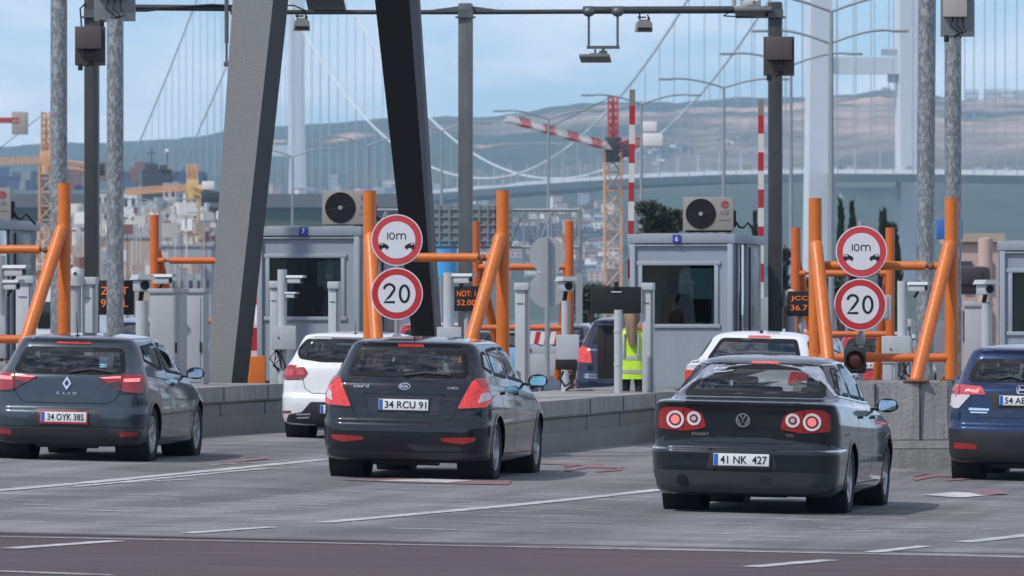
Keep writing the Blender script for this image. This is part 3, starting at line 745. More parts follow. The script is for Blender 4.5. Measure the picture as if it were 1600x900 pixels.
def traffic_light(u, v, s, lab):
    t = thing('traffic_light', lab, 'traffic light', P(u, v, s), -.05)
    b = B(); b.box((0, .06, 0), (.26, .16, .30), .03); b.build('housing', BLACKPL, t)
    b = B(); M = Matrix.Translation((0, -.03, 0)) @ Matrix.Rotation(R(90), 4, 'X'); b.lathe([(.118, -.01), (.118, .10), (.110, .10), (.110, -.01)], M, 32); b.build('visor', BLACKPL, t)
    b = B(); b.sph((0, -.02, 0), .10, (1, .3, 1)); b.build('lens', mat('dark amber red lens', (.16, .03, .02), .25, 0, .2, 60, coat=.5), t)
traffic_light(1336, 563, 136, 'dark round traffic light below the right pair of signs')

# ------------------------------------------------------------------ booths
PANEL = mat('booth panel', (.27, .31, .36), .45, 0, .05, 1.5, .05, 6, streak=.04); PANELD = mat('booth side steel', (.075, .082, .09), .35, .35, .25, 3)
PANELE = mat('booth edge aluminium', (.36, .40, .45), .38, .3, .06)
BGLASS = glass('booth glass', (.30, .40, .42), 1.3)
DGL = mat('dark side glass', (.035, .04, .045), .06, .3, .2, 2, coat=1)
NBLUE = mat('number plaque blue', (.02, .05, .35), .4); SCREEN = mat('monitor back', (.006, .006, .007), .7)
ACM = mat('aircon casing', (.29, .27, .25), .5, .1, .06, 4); ACD = mat('aircon grille', (.010, .010, .011), .5, .2, .1)
def booth(u, s, num, lab, win=(-.59, .50)):
    x = PX(u, s); loc = (x, F/s, gz(x)+ISZ-.01); t = thing('toll_booth', lab, 'toll booth', loc, -TH, 'toll booths')
    Wd, D_, H = 1.46, 3.05, 2.26; h = Wd/2; w0, w1 = win; z0, z1 = .96, 1.85
    b = B(); b.box((0, .03, z0/2), (Wd-.06, .06, z0-.0)); b.box((0, .03, (z1+H)/2), (Wd-.06, .06, H-z1)); b.box(((-h+.03+w0)/2, .03, (z0+z1)/2), (w0+h-.03, .059, z1-z0)); b.box(((h-.03+w1)/2, .03, (z0+z1)/2), (h-.03-w1, .059, z1-z0)); b.build('front_wall', PANEL, t)
    fr = B(); f_ = .055
    for c_, d_ in (((w0+w1)/2, z1), ((w0+w1)/2, z0)): fr.box((c_, -.012, d_), (w1-w0+f_*2, .035, f_), .006)
    for c_ in (w0, w1): fr.box((c_, -.010, (z0+z1)/2), (f_, .033, z1-z0-.05), .006)
    fo = fr.build('window_frame', PANELE, t)
    b = B(); b.box(((w0+w1)/2, .02, (z0+z1)/2), (w1-w0, .012, z1-z0)); b.build('window', BGLASS, t)
    b = B(); 
    for x_ in (-h+.03, h-.03): b.box((x_, -.006, (H-.12)/2), (.075, .085, H-.12), .01)
    b.box((0, -.006, H-.155), (Wd, .08, .02), .003); b.build('corner_posts', PANELE, t)
    b = B(); b.box((0, D_/2-.01, H-.06), (Wd+.09, D_+.10, .13), .012); b.build('roof', PANEL, t)
    b = B(); b.box((-h+.02, D_/2+.05, H/2-.06), (.04, D_-.12, H-.14)); b.box((0, D_-.03, .48), (Wd-.1, .04, .96)); b.box((0, D_-.03, 1.98), (Wd-.1, .04, .36)); b.box((-.58, D_-.03, 1.38), (.2, .04, .86)); b.box((.58, D_-.03, 1.38), (.2, .04, .86)); b.build('rear_wall', PANEL, t)
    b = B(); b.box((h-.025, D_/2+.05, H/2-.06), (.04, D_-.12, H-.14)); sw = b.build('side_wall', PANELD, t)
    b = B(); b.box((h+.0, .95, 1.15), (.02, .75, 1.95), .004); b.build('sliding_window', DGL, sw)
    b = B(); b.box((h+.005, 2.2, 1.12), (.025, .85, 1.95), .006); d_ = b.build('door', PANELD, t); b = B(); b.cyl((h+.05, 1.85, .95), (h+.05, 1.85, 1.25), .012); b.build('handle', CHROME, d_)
    b = B(); b.box((h+.012, .5, 1.2), (.02, .04, 2.05)); b.box((h+.012, 1.42, 1.2), (.02, .05, 2.05)); b.build('side_mullions', PANELE, sw)
    b = B(); b.box((-.06, -.075, H-.06), (.115, .014, .115), .003); pl = b.build('number_plaque', NBLUE, t)
    b = B(); add_text(b, text_fit(num, .045, .075, .01), (-.06, H-.06), y=-.0835); b.build('number', SWHITE, pl)
    # inside: monitor, desk, chair back
    b = B(); b.box((.12, .42, 1.18), (.50, .05, .33), .01); b.box((.12, .46, 1.0), (.08, .05, .14)); b.box((.12, .45, .94), (.25, .18, .02)); b.build('monitor', SCREEN, t)
    b = B(); b.box((0, .62, .91), (Wd-.16, .6, .03)); b.box((-.3, 1.5, 1.12), (.45, .12, .6), .05); b.build('desk', SEATM, t)
    b = B(); b.box((.0, 1.2, .06), (Wd-.16, D_-.5, .04)); b.build('floor_panel', DARKPART, t)
    if num == '7': 
        b = B(); b.box((-.02, .4, 1.04), (.10, .03, .14), .01, rz=.2); b.tube([(.0, .36, 1.02), (.12, .36, 1.05), (.22, .36, .98), (.34, .37, .96)], .012); b.build('papers', SWHITE, t)
    else:
        b = B(); b.box((.08, .38, 1.005), (.14, .03, .04), .01); b.box((.30, .36, 1.0), (.12, .03, .03), .01); b.build('papers', SWHITE, t)
    b = B(); b.box((0, D_/2, H+.012), (Wd-.2, D_-.3, .02)); b.build('roof_felt', mat('roof felt', (.25, .25, .25), .9), t)
    return t
B6 = booth(1065, 110, '6', 'grey toll booth with blue number 6 on its fascia'); B7 = booth(482, 110, '7', 'grey toll booth with blue number 7 between the two leaning columns')
booth(1644, 110.5, '5', 'toll booth cut off by the right edge behind the blue crossover'); booth(-101, 109.5, '8', 'toll booth at the left edge with only its dark side wall showing')

def aircon(u0, u1, v0, v1, s, lab, logo=True):
    x = PX((u0+u1)/2, s); w = (u1-u0)/s; h = (v1-v0)/s; t = thing('air_conditioner', lab, 'air conditioner', (x, F/s, ZV(v1, s)), -TH*.5, 'outdoor air conditioner units on the booth roofs')
    b = B(); b.box((0, .15, h/2), (w, .30, h), .012); body = b.build('casing', ACM, t)
    M = Matrix.Translation((-w*.145, -.001, h*.5)) @ Matrix.Rotation(R(90), 4, 'X'); r = h*.455
    b = B(); b.lathe([(.001, .004), (r, .004), (r, -.01)], M, 40)
    for k in range(1, 8): q = r*k/7.2; b.lathe([(q-.003, .008), (q, .012), (q+.003, .008), (q, .004), (q-.003, .008)], M, 40)
    for k in range(8): a = k*math.pi/4+.2; b.cyl(M@Vector((r*.15*math.cos(a), r*.15*math.sin(a), .009)), M@Vector((r*.97*math.cos(a), r*.97*math.sin(a), .009)), .004, n=6)
    b.build('fan_grille', ACD, t)
    b = B(); b.lathe([(.001, .018), (r*.14, .016), (r*.14, .006)], M, 24); b.build('fan_hub', mat('fan hub', (.25, .26, .25), .5), t)
    b = B(); b.box((0, .06, -.012), (w*.9, .03, .024)); b.box((0, .24, -.012), (w*.9, .03, .024))
    for fx in (-.38, -.12, .12, .38): b.box((fx*w, .15, -.02), (.05, .3, .02))
    b.build('feet', SCREEN, t)
    b = B(); b.box((w/2+.015, .15, h*.35), (.03, .16, h*.5), .01); b.tube([(w/2+.03, .12, h*.25), (w/2+.08, .12, h*.1), (w/2+.14, .14, .04), (w/2+.2, .16, .11), (w/2+.28, .18, .02), (w/2+.33, .2, -.04)], .018); b.build('pipe_cover', SCREEN, t)
    if logo:
        cx, cz = w*.33, h*.78
        b = B(); b.prism(circle(cx, cz, .055, 28), -.002, -.006); lg = b.build('round_logo', mat('logo red', (.30, .03, .05), .4), t)
        b = B(); quads_strip(b, [(cx+.036*math.cos(R(a)), cz+.036*math.sin(R(a))) for a in range(90, 361, 15)]+[(cx+.008, cz)], .007, -.0075); quads_strip(b, [(cx, cz+.02), (cx, cz-.018), (cx+.014, cz-.018)], .007, -.0075); b.build('logo_lines', ACM, lg)
        b = B(); add_text(b, text_fit('LG', .115, .06, .012), (cx, h*.53), y=-.003); b.build('brand_lettering', mat('grey lettering', (.09, .09, .09), .5), t)
        b = B(); b.box((cx, -.001, h*.30), (.17, .003, .012)); b.build('model_strip', mat('grey lettering', (.09, .09, .09), .5), t)
    return t
aircon(1067, 1146, 308, 360, 108, 'beige outdoor air conditioner with round dark fan on top of booth 6')
aircon(503, 584, 298, 351, 108, 'beige outdoor air conditioner on booth 7, partly behind an orange post')
aircon(-62, 17, 293, 346, 108, 'air conditioner cut off by the left edge of the photo')

# ------------------------------------------------------------------ canopy legs
LEGG = mat('grey painted steel leg', (.245, .25, .245), .6, 0, .22, 38, .6, 60); LEGK = mat('shade black steel leg', (.006, .006, .0065), .6, 0, .2, 3, spec=.15)  # the black leg has its shade put into the colour
LEGS_ = mat('leg side shading grey', (.06, .063, .068), .5, 0, .15, 3)  # light and shade on the legs' right sides, put into the colour
def leg(bot, top, lab, m, mside, s0, s1):
    """bot/top: (u left, u right, v) of the face; box section that leans"""
    t = thing('canopy_column', lab, 'canopy column', (0, 0, 0)); b0, b1 = bot, top
    x0 = PX((b0[0]+b0[1])/2, s0); z0 = gz(x0)+ISZ; t.location = (x0, F/s0, z0)
    def ringpts(q, s):
        l, r, sd_, v = q; y = F/s; z = ZV(v, s); a = Vector((PX(l, s), y, z)); c = Vector((PX(r, s), y, z)); dpt = .55
        off = Vector((math.sin(TH)*dpt, math.cos(TH)*dpt, 0)); e = Vector((PX(sd_, F/(y+.2)), y+.28, z))
        return [a-t.location, c-t.location, Vector((e.x, e.y, z))-t.location, Vector((a.x+.12, y+.6, z))-t.location]
    A = ringpts(b0, s0); C = ringpts(b1, s1); b = B(); va = [b.bm.verts.new(p) for p in A]; vc = [b.bm.verts.new(p) for p in C]
    for k in range(4):
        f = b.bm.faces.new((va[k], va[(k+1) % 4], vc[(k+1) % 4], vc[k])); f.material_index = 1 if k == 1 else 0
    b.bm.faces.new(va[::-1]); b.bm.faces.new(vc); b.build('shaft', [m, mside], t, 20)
    for q_ in ():
        b = B(); pa = [A[k].lerp(C[k], q_) for k in range(4)]; pb = [A[k].lerp(C[k], q_+.004) for k in range(4)]; c_ = sum(pa, Vector())/4
        ex = lambda p: p+(p-c_).normalized()*.006
        va = [b.bm.verts.new(ex(p)) for p in pa]; vc = [b.bm.verts.new(ex(p)) for p in pb]
        for k in range(4): b.bm.faces.new((va[k], va[(k+1) % 4], vc[(k+1) % 4], vc[k]))
        b.build('weld_seam', mside, t)
    b = B(); c_ = sum(A, Vector())/4; b.box(c_+Vector((0, 0, .0)), (.85, .85, .04), .005); b.build('base_plate', mside, t)
    return t
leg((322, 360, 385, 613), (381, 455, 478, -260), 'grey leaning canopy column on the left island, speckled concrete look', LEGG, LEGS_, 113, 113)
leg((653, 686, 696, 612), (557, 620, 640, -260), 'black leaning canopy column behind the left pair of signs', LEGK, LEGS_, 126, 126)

# ------------------------------------------------------------------ galvanised poles and camera gantry
GALV = voro_mat('galvanised spangle', (.21, .225, .23), (.36, .38, .39), 40, .45, .55, (1, 1, .45)); DSTEEL = mat('dark grey steel', (.055, .058, .06), .45, .4, .15, 4, streak=.1)
GSTEEL = mat('mid grey steel', (.13, .14, .145), .45, .4, .15, 4, streak=.15)
def pole(u, s, v1, r, lab, m=None, lean=0., v0=None):
    x = PX(u, s); z0 = gz(x)+ISZ-.02; b = B(); z1 = ZV(v1, s); b.cyl((0, 0, 0), (lean, 0, z1-z0), r, r*.97, n=32)
    b.cyl((0, 0, 0), (0, 0, .03), r*2, n=24)
    o = b.build('galvanised_pole', m or GALV); o.location = (x, F/s, z0); return tag(o, lab, 'pole', 'spangled galvanised poles')
pole(92, 113, -330, .118, 'thick galvanised pole left of the dark square gantry column'); pole(180, 119, 30, .113, 'galvanised pole with a grey box at its top, above the slate grey hatchback')
pole(1444, 117, -330, .122, 'thick galvanised pole, left one of the right hand pair', lean=.06); pole(1489, 113, 50, .119, 'galvanised pole with a beige box on top, right one of the right hand pair')
def jbox(u0, u1, v0, v1, s, lab, m, lidm, lid):
    x = PX((u0+u1)/2, s); w = (u1-u0)/s; h = (v1-v0)/s; t = thing('junction_box', lab, 'junction box', (x, F/s-.2, ZV(v1, s)), -.06, 'junction boxes on the gantry and poles')
    b = B(); b.box((0, .06, h/2), (w, .10, h), .008); b.build('back_plate', m, t)
    b = B(); b.box(((lid[0]+lid[1])/2*w, -.03, (lid[2]+lid[3])/2*h), ((lid[1]-lid[0])*w, .14, (lid[3]-lid[2])*h), .012); b.build('box_lid', lidm, t)
    b = B(); 
    for k in range(3): b.tube([(-.12*w+k*.14*w, -.02, lid[2]*h+.01), (-.2*w+k*.18*w, -.06, lid[2]*h*.55), (.02*w+k*.12*w, -.05, lid[2]*h*.25), (.1*w-k*.2*w, .0, -.02)], .009, n=6)
    b.cyl((-.32*w, .03, -.07), (-.32*w, .03, .02), .035, n=12); b.build('cables', SCREEN, t)
    return t
BROWN = mat('dark brown box', (.085, .070, .066), .5, .1, .1); BROWN2 = mat('brown box plate', (.06, .052, .05), .6, .1, .1); LGREY = mat('light grey enamel', (.50, .52, .53), .4, .1, .06); BEIGE = mat('beige enamel', (.42, .38, .35), .5, 0, .08)
jbox(118, 165, 42, 103, 109, 'brown junction box on the dark left gantry column', BROWN2, BROWN, (-.46, .40, .42, .98))
jbox(1192, 1240, 58, 119, 109, 'brown junction box on the right gantry column', BROWN2, BROWN, (-.40, .42, .40, .97))
jbox(148, 212, -50, 34, 118, 'grey junction box on the galvanised pole near the top left corner', mat('grey box plate', (.20, .22, .23), .5, .3, .1), LGREY, (-.40, .30, .42, .98))
jbox(1468, 1521, -50, 58, 118, 'beige junction box on the right hand galvanised pole', mat('grey box plate', (.20, .22, .23), .5, .3, .1), BEIGE, (-.42, .28, .28, .98))

def gantry():
    s = 108; t = thing('camera_gantry', 'dark steel camera gantry with a thin pipe spanning the whole toll plaza', 'gantry', (0, 0, 0)); D = F/s
    xs = [PX(u, s) for u in (143.5, 727.5, 1211.5)]; tops = (-40, 5, 3)
    for x, tp, m in zip(xs, tops, (DSTEEL, GSTEEL, DSTEEL)):
        b = B(); z0 = gz(x)+.02; z1 = ZV(tp, s); b.box((x, D, (z0+z1)/2), (.20, .20, z1-z0), .03, rz=-.12); c = b.build('column', m, t)
        b = B(); zf = ZV(27, s); b.box((x, D, zf), (.29, .28, .02)); b.box((x, D, zf+.06), (.22, .22, .1)); b.build('flange', GSTEEL, c)
    b = B(); z = lambda v: ZV(v, s)
    b.cyl((xs[0], D, z(11)), (PX(362, s), D, z(13)), .045, n=12); b.cyl((PX(360, s), D, z(19)), (xs[1], D, z(19)), .034, n=12); b.cyl((xs[1], D, z(19)), (PX(925, s), D, z(18)), .034, n=12); b.cyl((PX(915, s), D, z(16)), (xs[2], D, z(15)), .055, n=12); b.build('boom_pipe', DSTEEL, t)
    for sd_ in (-1, 1):
        b = B(); b.prism([(xs[1]+sd_*.05, z(9)), (xs[1]+sd_*.55, z(16)), (xs[1]+sd_*.05, z(17))], D-.008, D+.008); b.build('gusset', GSTEEL, t)
    b = B(); b.tube([(xs[0]+.1, D-.06, z(17)), (PX(230, s), D-.06, z(17)), (PX(260, s), D-.06, z(13)), (PX(330, s), D-.06, z(8)), (PX(372, s), D-.06, z(10))], .02, n=6); b.build('hanging_cable', SCREEN, t); b = B(); b.tube([(PX(1150, s), D-.06, z(14)), (PX(1130, s), D-.06, z(25)), (PX(1180, s), D-.06, z(28))], .012, n=6); b.build('hanging_cable', SCREEN, t); b = B(); b.tube([(PX(410, s), D-.05, z(18)), (PX(430, s), D-.05, z(8)), (PX(460, s), D-.05, z(9)), (PX(478, s), D-.05, z(17))], .012, n=6)
    b.build('hanging_cable', SCREEN, t); b = B(); b.tube([(PX(134, s), D-.1, z(6)), (PX(126, s), D-.1, z(14)), (PX(128, s), D-.1, z(42))], .013, n=6); b.build('hanging_cable', SCREEN, t)
    b = B(); x0, x1 = PX(920, s), PX(965, s)
    for x in (x0, x1): b.box((x, D, (z(18)+z(75))/2), (.035, .035, z(18)-z(75))); b.sph((x, D, z(18)), .085, (1.1, 1, .9)); b.box((x, D, z(15)), (.18, .12, .10), .02)
    b.box(((x0+x1)/2, D, z(74)), (x1-x0+.06, .04, .045)); b.cyl(((x0+x1)/2, D, z(74)), ((x0+x1)/2, D, z(88)), .025); b.box(((x0+x1)/2, D, z(82)), (.12, .06, .05)); b.build('hanging_frame', GSTEEL, t)
    return t
gantry()
def flat_panel(u, v, s, w, lab, tilt=-12, th=.05, d=.35):
    o = B().box((0, 0, 0), (w, d, th), .01, rot=Matrix.Rotation(R(tilt), 4, 'X')).box((0, 0, th), (w*.35, d*.4, th), .01).cyl((0, 0, .02), (0, 0, .13), .015).build('antenna_panel', GSTEEL); o.location = P(u, v, s); o.rotation_euler = (0, 0, -.1); tag(o, lab, 'antenna panel', 'flat panels hung from the gantry')
flat_panel(930, 91, 108, .44, 'thin flat antenna panel under the U shaped hanging frame'); flat_panel(509, 5, 108, .55, 'brown flat antenna panel at the top edge, left of the black column', -28, .05, .45); flat_panel(1178, 19, 108, .55, 'flat antenna panel on the pipe beside the right gantry column', -14, .07, .4)
def gcam(u, v, s, lab):
    t = thing('gantry_camera', lab, 'camera', P(u, v, s), .1, 'small cameras hung from the gantry pipe')
    b = B(); b.prism([(-.12, -.09), (.12, -.09), (.11, .04), (.04, .085), (-.06, .085), (-.10, .04)], -.1, .14); b.build('housing', mat('camera grey', (.22, .22, .21), .5, 0, .1), t)
    b = B(); b.box((0, -.102, -.055), (.20, .01, .05)); b.build('window_strip', SCREEN, t)
    b = B(); b.cyl((-.06, 0, .08), (-.06, 0, .17), .012); b.cyl((.07, 0, .06), (.07, 0, .12), .02); b.cyl((.07, 0, .12), (.05, 0, .16), .01); b.box((-.03, 0, .12), (.12, .05, .02)); b.build('bracket', SCREEN, t)
gcam(471, 38, 108, 'small camera hung from the pipe left of the black column'); gcam(1006, 40, 108, 'small camera hung from the pipe right of the U shaped frame')
b = B(); b.box((0, 0, 0), (.08, .1, .07), .01).cyl((0, 0, 0), (.16, 0, -.05), .015); b.tube([(.0, 0, .3), (.0, 0, 1.0), (-.03, 0, 1.1)], .03); b.cyl((0, 0, 0), (0, 0, .32), .018)
o = b.build('drop_arm', GSTEEL); o.location = P(354, 100, 109); tag(o, 'short pipe with a sensor hanging beside the grey leaning column', 'sensor arm')
gr = B(); gr.box((0, 0, 0), (.16, .1, .10), .02).cyl((-.08, 0, 0), (.1, -.03, .05), .03).sph((.14, 0, .04), .05)
for k in range(4): gr.cyl((-.2+k*.12, 0, -.02), (-.2+k*.12, -.03, .12), .035, n=10)
o = gr.build('camera_cluster', LGREY); o.location = P(1168, 6, 107.5); tag(o, 'cluster of pale cameras at the top edge beside the right gantry column', 'cameras')

# ------------------------------------------------------------------ small plaza equipment
EWHITE = mat('equipment white', (.42, .45, .47), .45, 0, .07, 2, streak=.05); EGREY = mat('equipment grey', (.34, .36, .38), .5, 0, .08, 2, streak=.06)
def base_z(x, y):                              # top of the island under a spot, or the road
    p = Vector((x, y))-ORIG; a = p.dot(E1); c = p.dot(E2); i = round(c/PITCH); e = c-i*PITCH
    return isl(i, a, 0).z+ISZ-.005 if abs(e) < .97 and a > .9 and not (12.8 < a < 16.2 and abs(e) < .7) else gz(x, y)
def curtain(u, v0, v1, s, w, lab):
    x = PX(u, s); z0 = base_z(x, F/s); h = ZV(v0, s)-z0; wd = w/s; t = thing('detector_post', lab, 'detector post', (x, F/s, z0), -TH, 'light curtain detector posts')
    b = B(); b.box((0, .07, h/2-.02), (wd*.92, .15, h-.04), .01); b.build('post_body', EWHITE, t)
    b = B(); b.box((0, .055, h-.04), (wd, .19, .10), .015); b.build('cap', EWHITE, t)
    b = B(); b.box((wd*.28, -.008, h/2), (wd*.06, .012, h-.1)); b.box((wd*.40, -.006, h/2), (wd*.05, .014, h-.1)); b.build('groove', mat('groove grey', (.12, .13, .14), .5), t)
    b = B(); b.box((-wd*.1, -.01, h-.26), (wd*.45, .012, .008)); b.build('joint', mat('groove grey', (.12, .13, .14), .5), t)
for a in ((815, 443, 585, 119, 23, 'detector post right of the orange post with a brace, behind the black hatchback'), (1012, 443, 628, 116.5, 19, 'detector post just left of booth 6, beside the worker'),
          (521, 441, 560, 116, 18, 'detector post at the right side of the booth 7 window'), (429, 440, 620, 113, 17, 'detector post at the left side of the booth 7 window'),
          (139, 434, 575, 120, 24, 'detector post between the left orange post and a galvanised pole'), (38, 432, 575, 121, 30, 'detector post near the left edge behind the orange brace'),
          (1416, 500, 590, 122, 16, 'short detector post right of the control box under the right orange frame')): curtain(*a)
def cctv(t, c, sc=1., yaw=.3):
    c = Vector(c); M = Matrix.Translation(c) @ Matrix.Rotation(yaw, 4, 'Z') @ Matrix.Scale(sc, 4)
    b = B(); b.box(c, (.10*sc, .26*sc, .10*sc), .02*sc, rz=yaw); b.prism([(-.075, .045), (.075, .045), (.055, .085), (-.055, .085)], -.19, .14, M); b.build('camera_head', EWHITE, t)
    b = B(); b.cyl(M@Vector((0, -.135, 0)), M@Vector((0, -.128, 0)), .036*sc, n=16); b.build('camera_lens', SCREEN, t); b = B(); b.cyl(M@Vector((0, 0, -.05)), M@Vector((0, .06, -.13)), .02*sc); b.build('camera_bracket', SCREEN, t)
def camera_pole(u, v0, v1, s, w, lab, box=None, cam2=None):
    x = PX(u, s); z0 = base_z(x, F/s); h = ZV(v0, s)-z0; t = thing('camera_pole', lab, 'camera pole', (x, F/s, z0), 0, 'white posts carrying surveillance cameras')
    b = B(); b.cyl((0, 0, 0), (0, 0, h), w/s/2, n=20); b.cyl((0, 0, h*.45), (0, 0, h*.45+.02), w/s/2*1.1, n=20); b.build('pole', EWHITE, t)
    if cam2:
        for du, v, sc, yw in cam2: cctv(t, (du/s, -.08, ZV(v, s)-z0), sc, yw)
    if box:
        u0, u1, va, vb = box; b = B(); b.box(((u0+u1)/2/s-u/s, -.14, (ZV(va, s)+ZV(vb, s))/2-z0), ((u1-u0)/s, .2, (vb-va)/s), .012); bo = b.build('control_box', EWHITE, t)
        b = B(); b.cyl(((u0+u1)/2/s-u/s-.07, -.24, (ZV(va, s)+ZV(vb, s))/2-z0), ((u0+u1)/2/s-u/s-.07, -.25, (ZV(va, s)+ZV(vb, s))/2-z0), .012); b.build('lock', SCREEN, bo)
        b = B(); zb = ZV(vb, s)-z0
        for k in range(5): q = rng.uniform(-.1, .1); b.tube([(q, -.1, zb), (q+rng.uniform(-.12, .12), -.14, zb-.12), (q+rng.uniform(-.12, .12), -.1, zb-.22), (rng.uniform(-.05, .05), 0, zb-.33)], .011, n=6)
        b.build('cables', SCREEN, t)
    return t
camera_pole(441, 421, 605, 113.5, 15, 'camera post with a white control box in front of booth 7', (425, 463, 509, 546), [(20, 438, .8, 1.1), (14, 462, .6, .9)])
camera_pole(701, 426, 600, 127, 17, 'camera post with a white control box between the black column and the orange brace', (683, 721, 511, 545), [(22, 437, .9, 1.0)])
camera_pole(1410, 439, 600, 123, 16, 'camera post with a white control box under the right orange frame', (1377, 1421, 525, 566), [(24, 450, .9, 1.0)])
camera_pole(-2, 400, 560, 129, 22, 'camera post at the left edge with a camera facing right', (-25, 10, 494, 560), [(26, 425, 1.0, 1.1), (20, 447, .9, .9)])
camera_pole(222, 470, 590, 116, 20, 'camera post with a rounded white camera beside the grey cabinets', None, [(0, 446, 1.7, .25)])
camera_pole(884, 470, 634, 116, 14, 'camera post with a stocky white camera in front of the gap between islands', None, [(0, 447, 1.5, .2)])
camera_pole(1541, 475, 590, 124, 16, 'camera post with a stocky white camera above the blue crossover', None, [(-2, 452, 1.4, .25)])
camera_pole(252, 470, 590, 104, 10, 'second camera post just right of the rounded white camera', None, [(2, 438, 1.1, 1.1)])
for (x0, x1, va, vb, m, dz) in ((869, 905, 523, 562, EWHITE, 0), (868, 902, 562, 578, SCREEN, 0)):
    s = 117; o = B().box((0, .05, 0), ((x1-x0)/s, .16, (vb-va)/s), .012).build('equipment_box', m); o.location = P((x0+x1)/2, (va+vb)/2, s); tag(o, 'white box strapped to the camera post left of the worker' if m is EWHITE else 'black box under the white box on the camera post', 'equipment box')
b = B(); b.tube([(-.05, -.08, .0), (-.09, -.1, -.1), (-.03, -.12, -.2), (.05, -.1, -.15), (.04, -.1, -.05)], .018); b.tube([(.02, -.08, .0), (.09, -.1, -.08), (.05, -.12, -.2), (-.02, -.1, -.26)], .014); o = b.build('cable_loop', SCREEN); o.location = P(886, 580, 117); tag(o, 'loop of black cable hanging under the black box on the camera post', 'cable')
# domes
def dome(u, v0, s, lab):
    z = ZV(v0+52, s); t = thing('dome_camera', lab, 'dome camera', (PX(u, s), F/s, z), 0, 'white dome cameras on short posts')
    b = B(); b.cyl((0, 0, -.9), (0, 0, .18), .075, n=20); b.build('stem', EGREY, t); b = B(); b.cyl((0, 0, .17), (0, 0, .28), .12, n=24); b.sph((0, 0, .28), .11, (1, 1, 1.25)); b.build('dome_cover', EWHITE, t); b = B(); b.cyl((0, -.10, .33), (0, -.115, .33), .02); b.build('camera_lens', SCREEN, t)
dome(118, 415, 120, 'white dome camera beside the left orange post'); dome(1235, 445, 108, 'white dome camera above the display left of the right orange post')
# LED displays
LEDO = mat('orange display dots', (.5, .1, .02), .5, emit=(1, .20, .03), es=.45)
def led(u0, u1, v0, v1, s, lines, lab, pole_u=None):
    w = (u1-u0)/s; h = (v1-v0)/s; t = thing('led_display', lab, 'display', P((u0+u1)/2, v1, s), -TH*.4, 'black displays with orange lettering')
    b = B(); b.box((0, .09, h/2), (w, .18, h), .01); b.build('housing', SCREEN, t)
    for k, ln in enumerate(lines):
        b = B(); v, f = text_fit(ln, w*.74, h*.22, .0); add_text(b, (v, f), (0, h*(.70-k*.36)), y=-.004); b.build('display_lettering', LEDO, t)
    b = B(); b.cyl((0, .1, -1.1), (0, .1, 0), .04); b.build('stem', EGREY, t)
led(150, 208, 438, 492, 112, ['ZI   T', '90   L'], 'black display with orange text either side of the galvanised pole, left'); led(709, 748, 447, 478+8, 112, ['NOT: 1', '52.00'], 'black display with orange text beside the middle orange brace'); led(1230, 1272, 455, 494, 109, ['JCCI', '36.71'], 'black display with orange text left of the right orange post')
# black sign and its pole, black cabinet
o = B().box((0, .08, 0), (.67, .16, .36), .02).box((0, .0, .20), (.06, .06, .10), .01).build('display_back', SCREEN); o.location = P(963, 469, 116.6); o.rotation_euler = (0, 0, .06); tag(o, 'black display seen from its back on a white pole above the worker', 'display')
b = B(); b.box((0, -.003, .0), (.14, .01, .02), .004); b.build('label_strip', LGREY, o).location = (0, -.003, .11)
b = B(); b.cyl((0, 0, 0), (0, 0, ZV(484, 117)-ZV(630, 117)), .056, n=20); b.cyl((0, 0, .5), (0, 0, .53), .062, n=20); b.cyl((0, 0, .95), (0, 0, .98), .062, n=20); o = b.build('white_pole', EWHITE); o.location = P(966, 630, 117); tag(o, 'white pole under the black display, in front of the worker', 'pole')
b = B(); b.box((0, .12, .36), (.27, .26, .72), .01); b.box((-.04, -.012, .36), (.01, .01, .68)); o = b.build('black_cabinet', SCREEN); o.location = P(949, 592, 116.4); b = B(); o.rotation_euler = (0, 0, -TH); tag(o, 'black cabinet left of the white pole and the worker', 'cabinet')
# grey cabinets
def cabinet(u0, u1, v0, v1, s, lab, d=.35, slot=True, lid=True):
    w = (u1-u0)/s; x_ = PX((u0+u1)/2, s); z_ = base_z(x_, F/s) if lid else ZV(v1, s); h = ZV(v0, s)-z_; t = thing('equipment_cabinet', lab, 'cabinet', (x_, F/s, z_), -TH, 'grey roadside cabinets')
    b = B(); b.box((0, d/2, h/2), (w, d, h), .008); b.build('cabinet_body', EGREY, t)
    if lid: b = B(); b.box((0, d/2, h+.005), (w+.04, d+.05, .06), .012); b.build('lid', EGREY, t)
    b = B(); b.box((-.02, -.006, h/2), (w*.82, .012, h*.88), .003); dr = b.build('door', EGREY, t)
    if slot: b = B(); b.box((w*.34, -.015, h*.42), (.025, .012, .14), .003); b.build('handle', SCREEN, dr)
    return t
cabinet(233, 284, 455, 606, 118, 'wide grey cabinet left of the leaning grey column'); cabinet(292, 318, 455, 606, 116, 'narrow grey cabinet between the wide cabinet and the leaning grey column')
cabinet(1507, 1546, 476, 600, 124, 'pale cabinet behind the camera post above the blue crossover', slot=False); cabinet(1380, 1398, 565, 598, 125, 'small cabinet under the control box at the right orange frame', slot=False)
cabinet(1366, 1392, 461, 500, 116, 'small white box right of the 20 sign of the right pair', .15, False, False)
